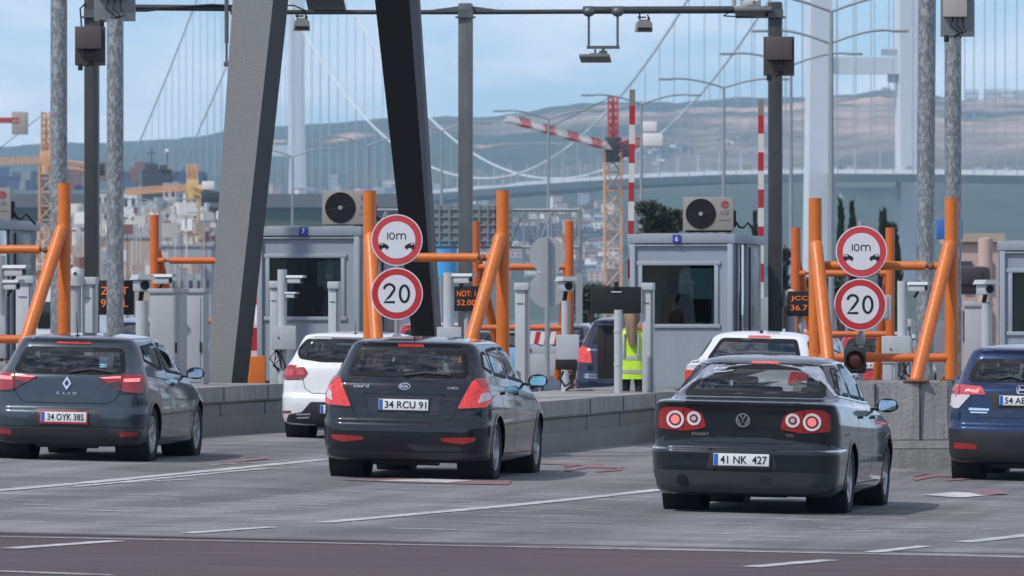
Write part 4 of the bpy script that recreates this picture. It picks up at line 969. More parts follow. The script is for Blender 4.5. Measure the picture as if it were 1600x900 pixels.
# barrier arms
STR = [mat('barrier white', (.62, .60, .58), .5, 0, .06), mat('barrier red', (.42, .02, .035), .5, 0, .08), mat('barrier end grey', (.22, .2, .19), .5)]
def barrier(u, v0, v1, s, lab, w=.085, lean=0., per=30, off=25):
    t = thing('barrier_arm', lab, 'barrier arm', P(u, v1, s), 0, 'raised red and white barrier arms')
    b = B(); v = v0; k = 0; z1 = ZV(v1, s)
    edges = [v0, v0+off]; 
    while edges[-1] < v1: edges.append(min(v1, edges[-1]+per))
    H = (v1-v0)/s
    for i, (a, c) in enumerate(zip(edges, edges[1:])):
        za, zc = ZV(a, s)-z1, ZV(c, s)-z1; b.mi = 2 if i == 0 else (1 if i % 2 else 0); b.box((lean*(za+zc)/2/H, 0, (za+zc)/2), (w, .05, za-zc))
    bmesh.ops.remove_doubles(b.bm, verts=b.bm.verts, dist=.0005); b.build('arm', STR, t)
    b = B(); b.box((.02, .1, -.45), (.28, .34, 1.0), .02); b.build('barrier_housing', ORANGE if lab.count('orange') else EGREY, t)
barrier(985, 140, 452, 106, 'raised red and white barrier arm left of booth 6', lean=.03); barrier(1189, 155, 470, 104, 'raised red and white barrier arm between booth 6 and the gantry column', per=29); barrier(397, 362, 562, 111, 'raised barrier arm with orange housing beside the grey leaning column', per=36, off=6)
# round sign backs on their post
def back_sign():
    s = 99; t = thing('sign_seen_from_behind', 'pair of plain grey round signs seen from behind on a thin post', 'road sign', P(855, 600, s), 0)
    z0 = ZV(600, s); b = B(); b.cyl((0, 0, 0), (0, 0, ZV(372, s)-z0), .04, n=16); b.build('post', STEELG, t)
    for v in (398, 453): b = B(); b.cyl((0, .05, ZV(v, s)-z0), (0, .07, ZV(v, s)-z0), .285, n=48, smooth=False); b.build('sign_disc', SBACK, t)
back_sign()
# orange box beside the worker
o = B().box((0, 0, .0), (.14, .16, 1.5), .02).build('orange_bollard', ORANGED); o.location = P(1001, 590, 111.3); tag(o, 'orange bollard between the worker and the detector post', 'bollard')
# maintenance trailer with chevron board
def trailer():
    s = 86; t = thing('board_trailer', 'grey trailer with a red and white striped board beyond the middle island', 'trailer', P(850, 600, s), -TH)
    b = B(); b.box((0, .5, .35), (.62, 1.1, .42), .02); b.box((0, -.02, .62), (.62, .06, .14), .01); b.build('trailer_body', EGREY, t)
    b = B(); w = .56; n = 6
    for k in range(n):
        b.mi = 1 if k % 2 else 0; x0 = -w/2+k*w/n; b.prism([(x0, .72), (x0+w/n, .72), (x0+w/n+.05, .95), (x0+.05, .95)], -.05, -.03)
    b.build('striped_board', [STR[0], STR[1]], t)
    for x in (-.27, .27): b = B(); b.box((x, -.06, .62), (.08, .03, .07), .01); b.build('tail_light', LAMPR, t)
    b = B(); b.cyl((-.33, .5, .1), (-.25, .5, .1), .2); b.cyl((.25, .5, .1), (.33, .5, .1), .2); b.build('wheels', TYRE, t)
trailer()
# white van on the left
def van():
    s = 76; x = PX(52, s); t = thing('white_van', 'white van beyond the left orange brace', 'van', (x, F/s, gz(x)), -TH)
    b = B(); b.prism([(-.9, .3), (.9, .3), (.86, 1.9), (.75, 2.05), (-.75, 2.05), (-.86, 1.9)], 0, 4.6); bmesh.ops.bevel(b.bm, geom=b.bm.edges[:], offset=.06, segments=2, affect='EDGES'); b.build('body', P_WHITE, t, 50)
    for xx in (-.42, .42): b = B(); b.box((xx, -.01, 1.45), (.66, .02, .55), .05); b.build('rear_window', BLACKGL, t)
    b = B(); b.box((.905, 3.6, 1.5), (.02, 1.0, .5), .04); b.build('side_window', BLACKGL, t)
    for xx in (-.82, .82): b = B(); b.box((xx, -.01, 1.0), (.1, .03, .4), .02); b.build('tail_light', LAMPR, t)
    for y in (.9, 3.7):
        for xx in (-.78, .78): b = B(); b.cyl((xx-.1, y, .33), (xx+.1, y, .33), .33, n=28); b.build('wheel', TYRE, t)
van()

SEDAN = [  # yr   zr    yf    zf    w    rr   rf   bow
    (.42, .165, 4.45, .15, .70, .25, .4, .0), (.20, .17, 4.55, .16, .80, .3, .5, .03), (.07, .225, 4.66, .22, .865, .30, .55, .06),
    (.02, .36, 4.74, .38, .895, .30, .6, .08), (.0, .46, 4.765, .50, .905, .30, .6, .09), (.0, .585, 4.74, .60, .908, .28, .6, .09),
    (.045, .61, 4.70, .66, .905, .27, .6, .09), (.06, .75, 4.62, .72, .905, .26, .6, .08), (.055, .90, 4.40, .80, .895, .24, .6, .08),
    (.03, 1.00, 4.0, .88, .875, .22, .6, .09), (.015, 1.035, 3.75, .92, .855, .20, .6, .09), (.06, 1.050, 3.62, .95, .83, .2, .5, .09),
    (.60, 1.075, 3.42, .985, .80, .25, .4, .07), (.74, 1.11, 3.30, 1.03, .785, .25, .4, .07), (1.38, 1.375, 2.55, 1.375, .655, .22, .3, .06),
    (1.47, 1.41, 2.45, 1.41, .615, .2, .3, .05), (1.60, 1.44, 2.35, 1.44, .54, .2, .3, .04), (1.80, 1.463, 2.2, 1.463, .36, .15, .2, .03), (1.95, 1.472, 2.1, 1.472, .12, .05, .05, 0)]
HATCH = [
    (.40, .175, 3.95, .16, .70, .25, .4, .0), (.18, .185, 4.02, .17, .80, .3, .5, .03), (.06, .235, 4.13, .22, .86, .30, .5, .06),
    (.01, .38, 4.21, .38, .885, .30, .6, .08), (.0, .48, 4.235, .50, .893, .30, .6, .09), (.01, .57, 4.22, .60, .895, .28, .6, .09),
    (.06, .62, 4.18, .66, .892, .27, .6, .085), (.075, .75, 4.10, .72, .888, .26, .6, .08), (.09, .88, 3.88, .82, .875, .26, .6, .08),
    (.115, .98, 3.50, .90, .850, .26, .5, .08), (.16, 1.03, 3.28, .95, .825, .27, .4, .08), (.22, 1.08, 3.12, 1.0, .80, .27, .4, .08),
    (.42, 1.31, 2.55, 1.31, .70, .24, .3, .07), (.44, 1.37, 2.42, 1.37, .665, .22, .3, .07), (.43, 1.405, 2.35, 1.41, .63, .2, .3, .07),
    (.50, 1.43, 2.25, 1.435, .57, .2, .3, .06), (.72, 1.455, 2.1, 1.46, .42, .2, .3, .05), (1.0, 1.47, 1.9, 1.472, .25, .1, .15, .02), (1.3, 1.478, 1.6, 1.478, .1, .03, .03, 0)]
def scale_rows(rows, L, Wd, H, L0, W0, H0): return [(r[0]*L/L0, r[1]*H/H0, r[2]*L/L0, r[3]*H/H0, r[4]*Wd/W0, r[5], r[6], r[7]) for r in rows]

def ring(cx, cz, r0, r1, n=20):  # outline of a ring cut open
    return circle(cx, cz, r1, n)

EMB = {}
def place(u, v, s, yaw_local):
    """rear axle middle seen at (u,v) on the road at s px per metre"""
    g = G(u, v); k = s/sg(u, v)
    yaw = yaw_local+math.atan2(u-800, F)
    return g, yaw, k
def origin(g, yaw, k, ra):   # from rear axle to the bumper
    y2 = g.y-math.cos(yaw)*ra*k; x2 = g.x-math.sin(yaw)*ra*k
    return (x2, y2, gz(x2, g.y))

# ---- black saloon
def build_sedan():
    g, yaw, k = place(1184, 799.5, 165.5, R(8.2)); ra = 1.13
    lamp = rounded([(.345, .80), (.385, .935), (.55, .985), (.74, .985), (.80, .95), (.805, .785), (.55, .765)], .03)
    S = dict(L=4.765, W=1.82, ra=ra, wb=2.71, tr=.318, tw=.235, ar=.365, seat=2.75, seatz=1.17,
        rw=rounded([(-.675, 1.095), (.675, 1.095), (.545, 1.385), (-.545, 1.385)], .05), rglass=CLEARGLASS,
        ws=rounded([(-.70, 1.02), (.70, 1.02), (.56, 1.37), (-.56, 1.37)], .06),
        side=[rounded([(.98, 1.12), (1.62, 1.09), (1.62, 1.36), (1.45, 1.36)], .05), rounded([(1.72, 1.085), (2.42, 1.055), (2.46, 1.385), (1.72, 1.385)], .04), rounded([(2.52, 1.05), (3.12, 1.03), (2.62, 1.36), (2.52, 1.385)], .03)],
        spokes=7, glass=CARGLASS, mirror=(.99, 2.92, 1.0), antenna=None,
        gaps_rear=[[(-.565, 1.0), (-.565, .77), (-.52, .69), (-.46, .665), (.46, .665), (.52, .69), (.565, .77), (.565, 1.0)], [(-.86, .745), (-.57, .745)], [(.57, .745), (.86, .745)]],
        gaps_side=[[(1.62, 1.08), (1.50, .85), (1.46, .55)], [(2.47, 1.05), (2.46, .28)], [(3.40, .98), (3.33, .7), (3.25, .28)], [(1.45, .28), (3.25, .27)], [(.5, .74), (.9, .755)]],
        handles=[(1.75, .90), (2.65, .885)],
        rear=[('chrome_strip', CHROME, [[(-.86, .592), (-.315, .592), (-.315, .612), (-.86, .612)], [(.86, .592), (.315, .592), (.315, .612), (.86, .612)]], .006),
              ('rear_apron', mat('unpainted bumper plastic', (.035, .037, .04), .6, 0, .2, 10), [rounded([(-.80, .235), (-.45, .205), (.45, .205), (.80, .235), (.87, .40), (-.87, .40)], .03)], .006),
              ('tow_eye_cover', BLACKPL, [rounded([(.17, .30), (.27, .30), (.27, .36), (.17, .36)], .02)], .010),
              ('plate_recess', BLACKPL, [rounded([(-.33, .425), (.33, .425), (.29, .60), (-.29, .60)], .02)], .003),
              ('exhaust_tip', BLACKGL, [circle(-.56, .315, .052)], .02), ('exhaust_bore', SEAM, [circle(-.56, .315, .036)], .024),
              ('trunk_lip', P_SEDAN, [rounded([(-.56, 1.022), (.56, 1.022), (.54, 1.036), (-.54, 1.036)], .006)], .02)],
        sidep=[('chrome_strip', CHROME, [[(.2, .592), (.62, .60), (.62, .618), (.2, .61)], [(1.5, .545), (3.2, .50), (3.2, .515), (1.5, .562)]], .008),
               ('window_chrome', CHROME, [ribbon([(.90, 1.10), (1.5, 1.075), (2.4, 1.035), (3.2, 1.01)], .014), ribbon([(.90, 1.10), (1.15, 1.25), (1.42, 1.385), (1.8, 1.405), (2.4, 1.405), (2.66, 1.385), (3.2, 1.02)], .014)], .007)],
        lamps=[('both', [('tail_light', LAMPR, lamp, .014), ('lamp_ring', LAMPRING, circle(.64, .872, .083, 24), .022), ('bulb', mat('lamp dark bezel', (.15, .03, .04), .3), circle(.64, .872, .060, 20), .024), ('glow', LAMPPINK, circle(.64, .872, .042, 20), .027),
                         ('lamp_ring', LAMPRING, circle(.462, .885, .066, 24), .022), ('bulb', mat('lamp dark bezel', (.15, .03, .04), .3), circle(.462, .885, .040, 20), .026), ('glow', LAMPW, circle(.462, .885, .022, 16), .029), ('lamp_divider', SEAM, [(.561, .772), (.567, .772), (.567, .98), (.561, .98)], .017)])],
        text=[('model_lettering', CHROME, 'PASSAT', -.40, .742, .16, .026), ('model_lettering', CHROME, 'TDI', .43, .742, .075, .026)],
        plate=((0, .51), '41 NK  427'), mirmat=P_SEDAN)
    t, c = make_car('black_saloon', 'black saloon with round twin tail lamps and plate 41 NK 427', SEDAN, origin(g, yaw, k, ra), yaw, k, P_SEDAN, {**{a: b for a, b in S.items() if a != 'antenna'}})
    e = B(); c.patch(e, circle(0, .878, .068, 28), 'rear', .012, .02); eo = e.build('emblem', BLACKGL, t)
    e = B(); n = 28; q0 = circle(0, .878, .066, n); q1 = circle(0, .878, .055, n)
    for i in range(n): c.patch(e, [q1[i], q1[(i+1) % n], q0[(i+1) % n], q0[i]], 'rear', .018, .006)
    for pts in ([(-.026, .928), (0, .884), (.026, .928)], [(-.052, .898), (-.022, .832), (0, .878), (.022, .832), (.052, .898)]): c.patch(e, ribbon(pts, .011), 'rear', .018, .006)
    e.build('emblem_letters', CHROME, eo)
    b = B(); c.patch(b, rounded([(-.135, 1.388), (.135, 1.388), (.13, 1.412), (-.13, 1.412)], .008), 'rear', .006, .012); b.build('brake_light', LAMPHOT, t)
    b = B(); c.patch(b, ribbon([(-.47, 1.33), (-.44, 1.345), (-.42, 1.325), (-.39, 1.345), (-.36, 1.34), (-.33, 1.36)], .008), 'rear', .006, .002); c.patch(b, ribbon([(-.46, 1.30), (-.36, 1.31), (-.28, 1.325)], .005), 'rear', .006, .002); b.build('window_sticker', PLATEW, t)
    # small lettering on the plate frame
    return t

# ---- black hatchback
def build_kia():
    g, yaw, k = place(648, 747.5, 150, R(10.2)); ra = .80
    lamp = rounded([(.555, .745), (.70, 1.045), (.79, 1.055), (.855, .96), (.868, .84), (.84, .765)], .025)
    S = dict(L=4.235, W=1.79, ra=ra, wb=2.65, tr=.315, tw=.205, seat=2.25, seatz=1.2,
        rw=rounded([(-.635, 1.065), (.635, 1.065), (.57, 1.33), (-.57, 1.33)], .07), rglass=TINTGLASS,
        ws=rounded([(-.68, 1.03), (.68, 1.03), (.58, 1.36), (-.58, 1.36)], .06),
        side=[rounded([(.52, 1.16), (.88, 1.10), (.88, 1.33), (.66, 1.32)], .04), rounded([(.98, 1.09), (1.72, 1.05), (1.74, 1.375), (1.02, 1.35)], .05), rounded([(1.84, 1.045), (2.85, .99), (2.42, 1.345), (1.84, 1.375)], .05)],
        spokes=5, dual=True, glass=CARGLASS, mirror=(.98, 2.68, 1.02), antenna=(0, .62, .2),
        gaps_rear=[[(-.70, 1.02), (-.60, .93), (-.555, .76), (-.50, .64), (-.44, .605), (.44, .605), (.50, .64), (.555, .76), (.60, .93), (.70, 1.02)], [(-.87, .735), (-.56, .735)], [(.87, .735), (.56, .735)], [(-.86, .30), (.86, .30)]],
        gaps_side=[[(.96, 1.08), (1.02, .85), (1.16, .62)], [(1.79, 1.04), (1.80, .3)], [(3.10, .96), (2.95, .7), (2.90, .28)], [(1.2, .27), (2.90, .26)], [(.35, .735), (.55, .745)]],
        handles=[(1.15, .90), (2.0, .885)],
        rear=[('plate_recess', BLACKGL, [rounded([(-.36, .70), (.36, .70), (.40, .885), (-.40, .885)], .03)], .003),
              ('recess_lip', P_BLACK, [rounded([(-.43, .885), (.43, .885), (.40, .912), (-.40, .912)], .01)], .022),
              ('rear_reflector', REFL, [rounded([(-.76, .455), (-.40, .44), (-.41, .408), (-.63, .38), (-.74, .41)], .012), mirror(rounded([(-.76, .455), (-.40, .44), (-.41, .408), (-.63, .38), (-.74, .41)], .012))], .008),
              ('rear_apron', BLACKPL, [rounded([(-.78, .245), (-.45, .22), (.45, .22), (.78, .245), (.80, .29), (-.80, .29)], .02)], .008),
              ('wiper', BLACKPL, [ribbon([(-.02, 1.075), (.20, 1.105), (.46, 1.085)], .022)], .02)],
        lamps=[('both', [('tail_light', LAMPHOT, lamp, .014), ('reverse_lamp', LAMPW, rounded([(.755, .80), (.86, .845), (.845, .915), (.785, .905)], .01), .02), ('lamp_rim', LAMPR, rounded([(.70, 1.04), (.79, 1.05), (.865, .96), (.80, .96)], .02), .018)])],
        text=[('model_lettering', CHROME, 'cee\'d', -.46, .96, .16, .035), ('model_lettering', CHROME, 'CRDi', .50, .955, .11, .024)],
        plate=((0, .775), '34 RCU 91'), mirglass=mat('sky tinted mirror', (.35, .75, .9), .05, 1, .05))
    t, c = make_car('black_hatchback', 'black hatchback with lit red brake lamps and plate 34 RCU 91', HATCH, origin(g, yaw, k, ra), yaw, k, P_BLACK, S)
    e = B(); c.patch(e, circle(0, .962, .062, 28, .034), 'rear', .014, .02); eo = e.build('emblem', CHROME, t)
    e = B(); c.patch(e, circle(0, .962, .055, 28, .027), 'rear', .017, .004); eo2 = e.build('emblem_field', BLACKGL, eo)
    e = B(); c.text(e, 'KIA', 0, .962, .080, .032, off=.021, bold=.02); e.build('emblem_letters', CHROME, eo)
    b = B(); c.patch(b, rounded([(-.14, 1.372), (.14, 1.372), (.13, 1.398), (-.13, 1.398)], .008), 'rear', .012, .012); b.build('brake_light', LAMPHOT, t)
    return t

# ---- slate grey hatchback
def build_clio():
    g, yaw, k = place(121, 719, 138, R(12.2)); ra = .72
    rows = scale_rows(HATCH, 4.05, 1.80, 1.44, 4.235, 1.79, 1.478)
    lamp = rounded([(.345, .945), (.60, .975), (.80, .985), (.89, .95), (.89, .82), (.80, .775), (.62, .80), (.50, .86)], .02)
    S = dict(L=4.05, W=1.80, ra=ra, wb=2.583, tr=.312, tw=.205, seat=2.12, seatz=1.17,
        rw=rounded([(-.64, 1.0), (-.30, .985), (.30, .985), (.64, 1.0), (.56, 1.275), (-.56, 1.275)], .06), rglass=TINTGLASS,
        ws=rounded([(-.68, 1.0), (.68, 1.0), (.58, 1.32), (-.58, 1.32)], .06),
        side=[rounded([(.62, 1.14), (1.52, 1.02), (1.54, 1.335), (.78, 1.30)], .06), rounded([(1.66, 1.01), (2.72, .96), (2.30, 1.315), (1.66, 1.335)], .05)],
        spokes=5, dual=True, mirror=(.98, 2.55, .99), antenna=(0, .60, .26),
        gaps_rear=[[(-.72, .99), (-.62, .93), (-.60, .80), (-.55, .70), (-.47, .655), (.47, .655), (.55, .70), (.60, .80), (.62, .93), (.72, .99)], [(-.87, .77), (-.60, .77)], [(.87, .77), (.60, .77)], [(-.86, .39), (.86, .39)]],
        gaps_side=[[(.90, 1.05), (.95, .85), (1.06, .62)], [(1.60, 1.0), (1.62, .28)], [(2.95, .92), (2.80, .66), (2.76, .26)], [(1.1, .26), (2.76, .25)]],
        handles=[(1.82, .87)],
        rear=[('plate_recess', mat('recess grey', (.030, .037, .044), .4, .2, .05), [rounded([(-.50, .40), (.50, .40), (.33, .60), (-.33, .60)], .03)], .004),
              ('rear_apron', BLACKPL, [rounded([(-.78, .22), (-.45, .20), (.45, .20), (.78, .22), (.84, .33), (.50, .33), (.44, .37), (-.44, .37), (-.50, .33), (-.84, .33)], .02)], .008),
              ('rear_reflector', REFL, [rounded([(-.80, .30), (-.62, .285), (-.62, .34), (-.80, .35)], .01), rounded([(.80, .30), (.62, .285), (.62, .34), (.80, .35)], .01)], .013),
              ('wiper', BLACKPL, [ribbon([(.02, 1.0), (.25, 1.035), (.50, 1.005)], .020)], .02)],
        lamps=[('both', [('tail_light', LAMPR, lamp, .014), ('light_strip', LAMPGLOW, rounded([(.36, .944), (.60, .962), (.61, .940), (.42, .932)], .005), .020), ('light_strip', LAMPGLOW, rounded([(.64, .935), (.80, .945), (.80, .905), (.64, .90)], .01), .020), ('lamp_shade_lower', mat('smoked lens', (.05, .015, .02), .2, 0, .1, coat=1), rounded([(.47, .885), (.60, .91), (.61, .82), (.52, .855)], .01), .018), ('lamp_divider', SEAM, [(.612, .79), (.619, .79), (.619, .975), (.612, .975)], .019)])],
        text=[('model_lettering', CHROME, 'C  L  I  O', 0, .765, .23, .026)],
        plate=((-.01, .498), '34 OYK 385'), pframe=mat('red plate frame', (.45, .03, .04), .4), ptw=.80)
    t, c = make_car('grey_hatchback', 'slate grey hatchback with thin arrow shaped tail lamps and plate 34 OYK 385', rows, origin(g, yaw, k, ra), yaw, k, P_GREY, S)
    diamond(c, t, 0, .875, .052, .075)
    b = B(); c.patch(b, rounded([(-.20, 1.318), (.20, 1.318), (.19, 1.34), (-.19, 1.34)], .006), 'rear', .012, .012); b.build('brake_light', LAMPHOT, t)
    return t
def diamond(c, t, x, z, w, h):
    e = B(); o = [(x, z-h), (x+w, z), (x, z+h), (x-w, z)]; i = [(x, z-h*.52), (x+w*.50, z), (x, z+h*.52), (x-w*.50, z)]
    for k in range(4): c.patch(e, [i[k], i[(k+1) % 4], o[(k+1) % 4], o[k]], 'rear', .016, .018)
    e.build('emblem', CHROME, t)

# ---- white hatchback
def build_white():
    g, yaw, k = place(546, 686, 116, R(11.2)); ra = .72
    rows = scale_rows(HATCH, 4.06, 1.73, 1.45, 4.235, 1.79, 1.478)
    lamp = rounded([(.46, .885), (.52, .965), (.74, .985), (.83, .95), (.83, .80), (.76, .785), (.52, .815)], .03)
    S = dict(L=4.06, W=1.73, ra=ra, wb=2.59, tr=.31, tw=.2, seat=2.12, seatz=1.17,
        rw=rounded([(-.69, 1.19), (-.62, 1.075), (-.30, 1.035), (.30, 1.035), (.62, 1.075), (.69, 1.19), (.56, 1.335), (-.56, 1.335)], .05), rglass=TINTGLASS,
        ws=rounded([(-.66, 1.0), (.66, 1.0), (.56, 1.33), (-.56, 1.33)], .06),
        side=[rounded([(.80, 1.12), (1.52, 1.02), (1.54, 1.335), (.92, 1.31)], .06), rounded([(1.66, 1.01), (2.72, .96), (2.30, 1.315), (1.66, 1.335)], .05)],
        spokes=5, mirror=(.95, 2.55, .99), antenna=(.08, .60, .2), mirmat=BLACKGL,
        gaps_rear=[[(-.62, 1.0), (-.55, .90), (-.50, .68), (-.40, .615), (.40, .615), (.50, .68), (.55, .90), (.62, 1.0)], [(-.8, .79), (-.52, .79)], [(.8, .79), (.52, .79)]],
        gaps_side=[[(1.60, 1.0), (1.62, .28)], [(2.95, .92), (2.76, .26)]], handles=[(1.82, .87)],
        rear=[('rear_apron', BLACKPL, [rounded([(-.76, .22), (-.45, .20), (.45, .20), (.76, .22), (.72, .32), (.52, .36), (.40, .50), (-.40, .50), (-.52, .36), (-.72, .32)], .03)], .008),
              ('bumper_vent', CHROME, [rounded([(-.60, .315), (-.40, .325), (-.40, .345), (-.60, .335)], .005), rounded([(-.59, .27), (-.42, .28), (-.42, .30), (-.59, .29)], .005)], .014),
              ('rear_reflector', REFL, [rounded([(-.82, .345), (-.68, .35), (-.68, .375), (-.82, .365)], .005)], .014)],
        lamps=[('both', [('tail_light', LAMPR, lamp, .014), ('lamp_core', mat('bright red lens', (.5, .05, .06), .2, 0, .1, coat=1), rounded([(.50, .855), (.62, .85), (.62, .92), (.53, .925)], .02), .02), ('lamp_core', mat('bright red lens', (.5, .05, .06), .2, 0, .1, coat=1), rounded([(.66, .84), (.80, .84), (.80, .93), (.66, .93)], .02), .02)])],
        text=[('model_lettering', CHROME, 'CLIO', .0, .72, .16, .028)], plate=((0, .405), '34 FK 7401'))
    t, c = make_car('white_hatchback', 'white hatchback partly hidden behind the black hatchback in the left lane', rows, origin(g, yaw, k, ra), yaw, k, P_WHITE, S)
    diamond(c, t, 0, .875, .05, .075)
    b = B(); c.patch(b, rounded([(-.22, 1.352), (.22, 1.352), (.21, 1.37), (-.21, 1.37)], .006), 'rear', .012, .012); b.build('brake_light', CHROME, t)
    return t

# ---- blue crossover
def build_suv():
    g, yaw, k = place(1604, 751, 133, R(5.8)); ra = .82
    rows = scale_rows(HATCH, 4.3, 1.79, 1.60, 4.235, 1.79, 1.478)
    lamp = rounded([(.42, 1.005), (.48, 1.10), (.80, 1.115), (.90, 1.09), (.90, 1.00), (.60, 1.0)], .02)
    low = rounded([(.60, 1.0), (.90, 1.0), (.88, .90), (.80, .84), (.74, .84)], .02)
    S = dict(L=4.3, W=1.79, ra=ra, wb=2.61, tr=.335, tw=.215, ar=.39, seat=2.2, seatz=1.32,
        rw=rounded([(-.66, 1.16), (.66, 1.16), (.56, 1.42), (-.56, 1.42)], .07), rglass=TINTGLASS,
        ws=rounded([(-.66, 1.1), (.66, 1.1), (.56, 1.47), (-.56, 1.47)], .06),
        side=[rounded([(.72, 1.24), (1.72, 1.14), (1.74, 1.48), (.85, 1.44)], .05), rounded([(1.84, 1.13), (2.85, 1.06), (2.42, 1.46), (1.84, 1.48)], .05)],
        spokes=5, mirror=(.99, 2.60, 1.12), archmat=BLACKPL,
        gaps_rear=[[(-.80, 1.1), (-.60, .99), (-.62, .84), (-.50, .74), (.50, .74), (.62, .84), (.60, .99), (.80, 1.1)]],
        gaps_side=[[(1.79, 1.1), (1.80, .3)], [(3.10, 1.0), (2.90, .3)]], handles=[(1.15, 1.0), (2.0, .98)],
        rear=[('bumper_cladding', BLACKPL, [rounded([(-.80, .24), (.80, .24), (.90, .40), (.90, .56), (.70, .585), (-.70, .585), (-.90, .56), (-.90, .40)], .04)], .012),
              ('rear_reflector', REFL, [rounded([(-.78, .37), (-.50, .37), (-.52, .43), (-.78, .44)], .02)], .018),
              ('plate_recess', BLACKPL, [rounded([(-.34, .84), (.34, .84), (.38, 1.02), (-.38, 1.02)], .02)], .003),
              ('badge', CHROME, [rounded([(-.62, .82), (-.38, .82), (-.38, .845), (-.62, .85)], .004), rounded([(-.60, .79), (-.40, .79), (-.40, .805), (-.60, .805)], .004)], .010)],
        lamps=[('both', [('tail_light', mat('bright red lens', (.5, .05, .06), .2, 0, .1, coat=1), lamp, .014), ('lamp_divider', LAMPR, [(.735, 1.0), (.75, 1.0), (.75, 1.11), (.735, 1.11)], .02), ('light_strip', LAMPGLOW, rounded([(.50, 1.05), (.62, 1.06), (.62, 1.03), (.52, 1.02)], .005), .02)]),
               ('both', [('reverse_lamp', LAMPW, low, .014)])],
        plate=((0, .945), '54 ABK 72'))
    t, c = make_car('blue_crossover', 'dark blue crossover cut off by the right edge of the photo, plate starting 54', rows, origin(g, yaw, k, ra), yaw, k, P_BLUE, S, cat='car')
    e = B()
    for p in ([(-.045, 1.03), (-.03, 1.10)], [(.045, 1.03), (.03, 1.10)], [(-.035, 1.065), (.035, 1.065)]): c.patch(e, ribbon(p, .017), 'rear', .02, .02)
    n = 24; q0 = rounded([(-.062, 1.02), (.062, 1.02), (.07, 1.115), (-.07, 1.115)], .03); q1 = shrink(q0, .008)
    for i in range(len(q0)): c.patch(e, [q1[i], q1[(i+1) % len(q0)], q0[(i+1) % len(q0)], q0[i]], 'rear', .02, .02)
    e.build('emblem', CHROME, t)
    b = B(); c.patch(b, ribbon([(.0, 1.18), (-.15, 1.22), (-.30, 1.19)], .02), 'rear', .02, .02); b.build('wiper', BLACKPL, t)
    return t

# ---- simple cars further on: full shape, less trim
def build_far(name, label, u, s, kind, pnt, yl=9.8, lit=False, W=1.78, v=None, group='cars beyond the booths', H=None, fine=.6):
    x = PX(u, s); D = F/s; yaw = R(yl); base = SEDAN if kind == 'sedan' else HATCH
    H = H or 1.47; L = 4.6 if kind == 'sedan' else 4.2
    rows = scale_rows(base, L, W, H, 4.765 if kind == 'sedan' else 4.235, 1.82 if kind == 'sedan' else 1.79, 1.472 if kind == 'sedan' else 1.478)
    h = H/1.475
    if kind == 'sedan':
        rw = [(-.62, 1.10*h), (.62, 1.10*h), (.50, 1.37*h), (-.50, 1.37*h)]; ws = [(-.66, 1.04*h), (.66, 1.04*h), (.55, 1.35*h), (-.55, 1.35*h)]
        side = [rounded([(.98, 1.13*h), (1.66, 1.09*h), (1.66, 1.36*h), (1.40, 1.34*h)], .05), rounded([(1.76, 1.08*h), (2.98, 1.045*h), (2.50, 1.35*h), (1.76, 1.38*h)], .05)]
        lamp = rounded([(.52, .80*h), (.56, .97*h), (.84, .96*h), (.86, .82*h)], .03); ra = 1.05; wb = 2.6; pl = (0, .78)
    else:
        rw = [(-.60, 1.07*h), (.60, 1.07*h), (.52, 1.33*h), (-.52, 1.33*h)]; ws = [(-.66, 1.03*h), (.66, 1.03*h), (.56, 1.36*h), (-.56, 1.36*h)]
        side = [rounded([(.62, 1.14*h), (1.70, 1.06*h), (1.72, 1.36*h), (.78, 1.33*h)], .05), rounded([(1.82, 1.05*h), (2.85, 1.0*h), (2.42, 1.34*h), (1.82, 1.36*h)], .05)]
        lamp = rounded([(.58, .78*h), (.62, 1.0*h), (.82, 1.02*h), (.87, .80*h)], .03); ra = .8; wb = 2.6; pl = (0, .8)
    S = dict(L=L, W=W, ra=ra, wb=wb, tr=.315, fine=fine, rw=rounded(rw, .05), ws=rounded(ws, .05), side=side, mirror=(W/2+.1, 2.7, 1.0*h), seat=2.3, seatz=1.2*h,
             lamps=[('both', [('tail_light', LAMPHOT if lit else LAMPR, lamp, .012)])], plate=(pl, '34 KL 602'), rglass=TINTGLASS,
             gaps_rear=[[(-.5, .6), (.5, .6)]], gaps_side=[[(1.76, 1.0), (1.78, .3)]], handles=[(2.0, .9)])
    yy = D; xx = x
    t, c = make_car(name, label, rows, (xx, yy, gz(xx, yy)), yaw, 1., pnt, S, group)
    b = B(); zt = 1.385*h; c.patch(b, rounded([(-.15, zt), (.15, zt), (.14, zt+.025), (-.14, zt+.025)], .006), 'rear', .01, .012); b.build('brake_light', LAMPHOT, t)
    b = B(); h0 = c.hit('top', 0, 1.6 if kind == 'sedan' else .7)[0]; b.sph(h0, .035, (.7, 1.6, 1.1)); b.build('antenna', BLACKPL, t)
    return t

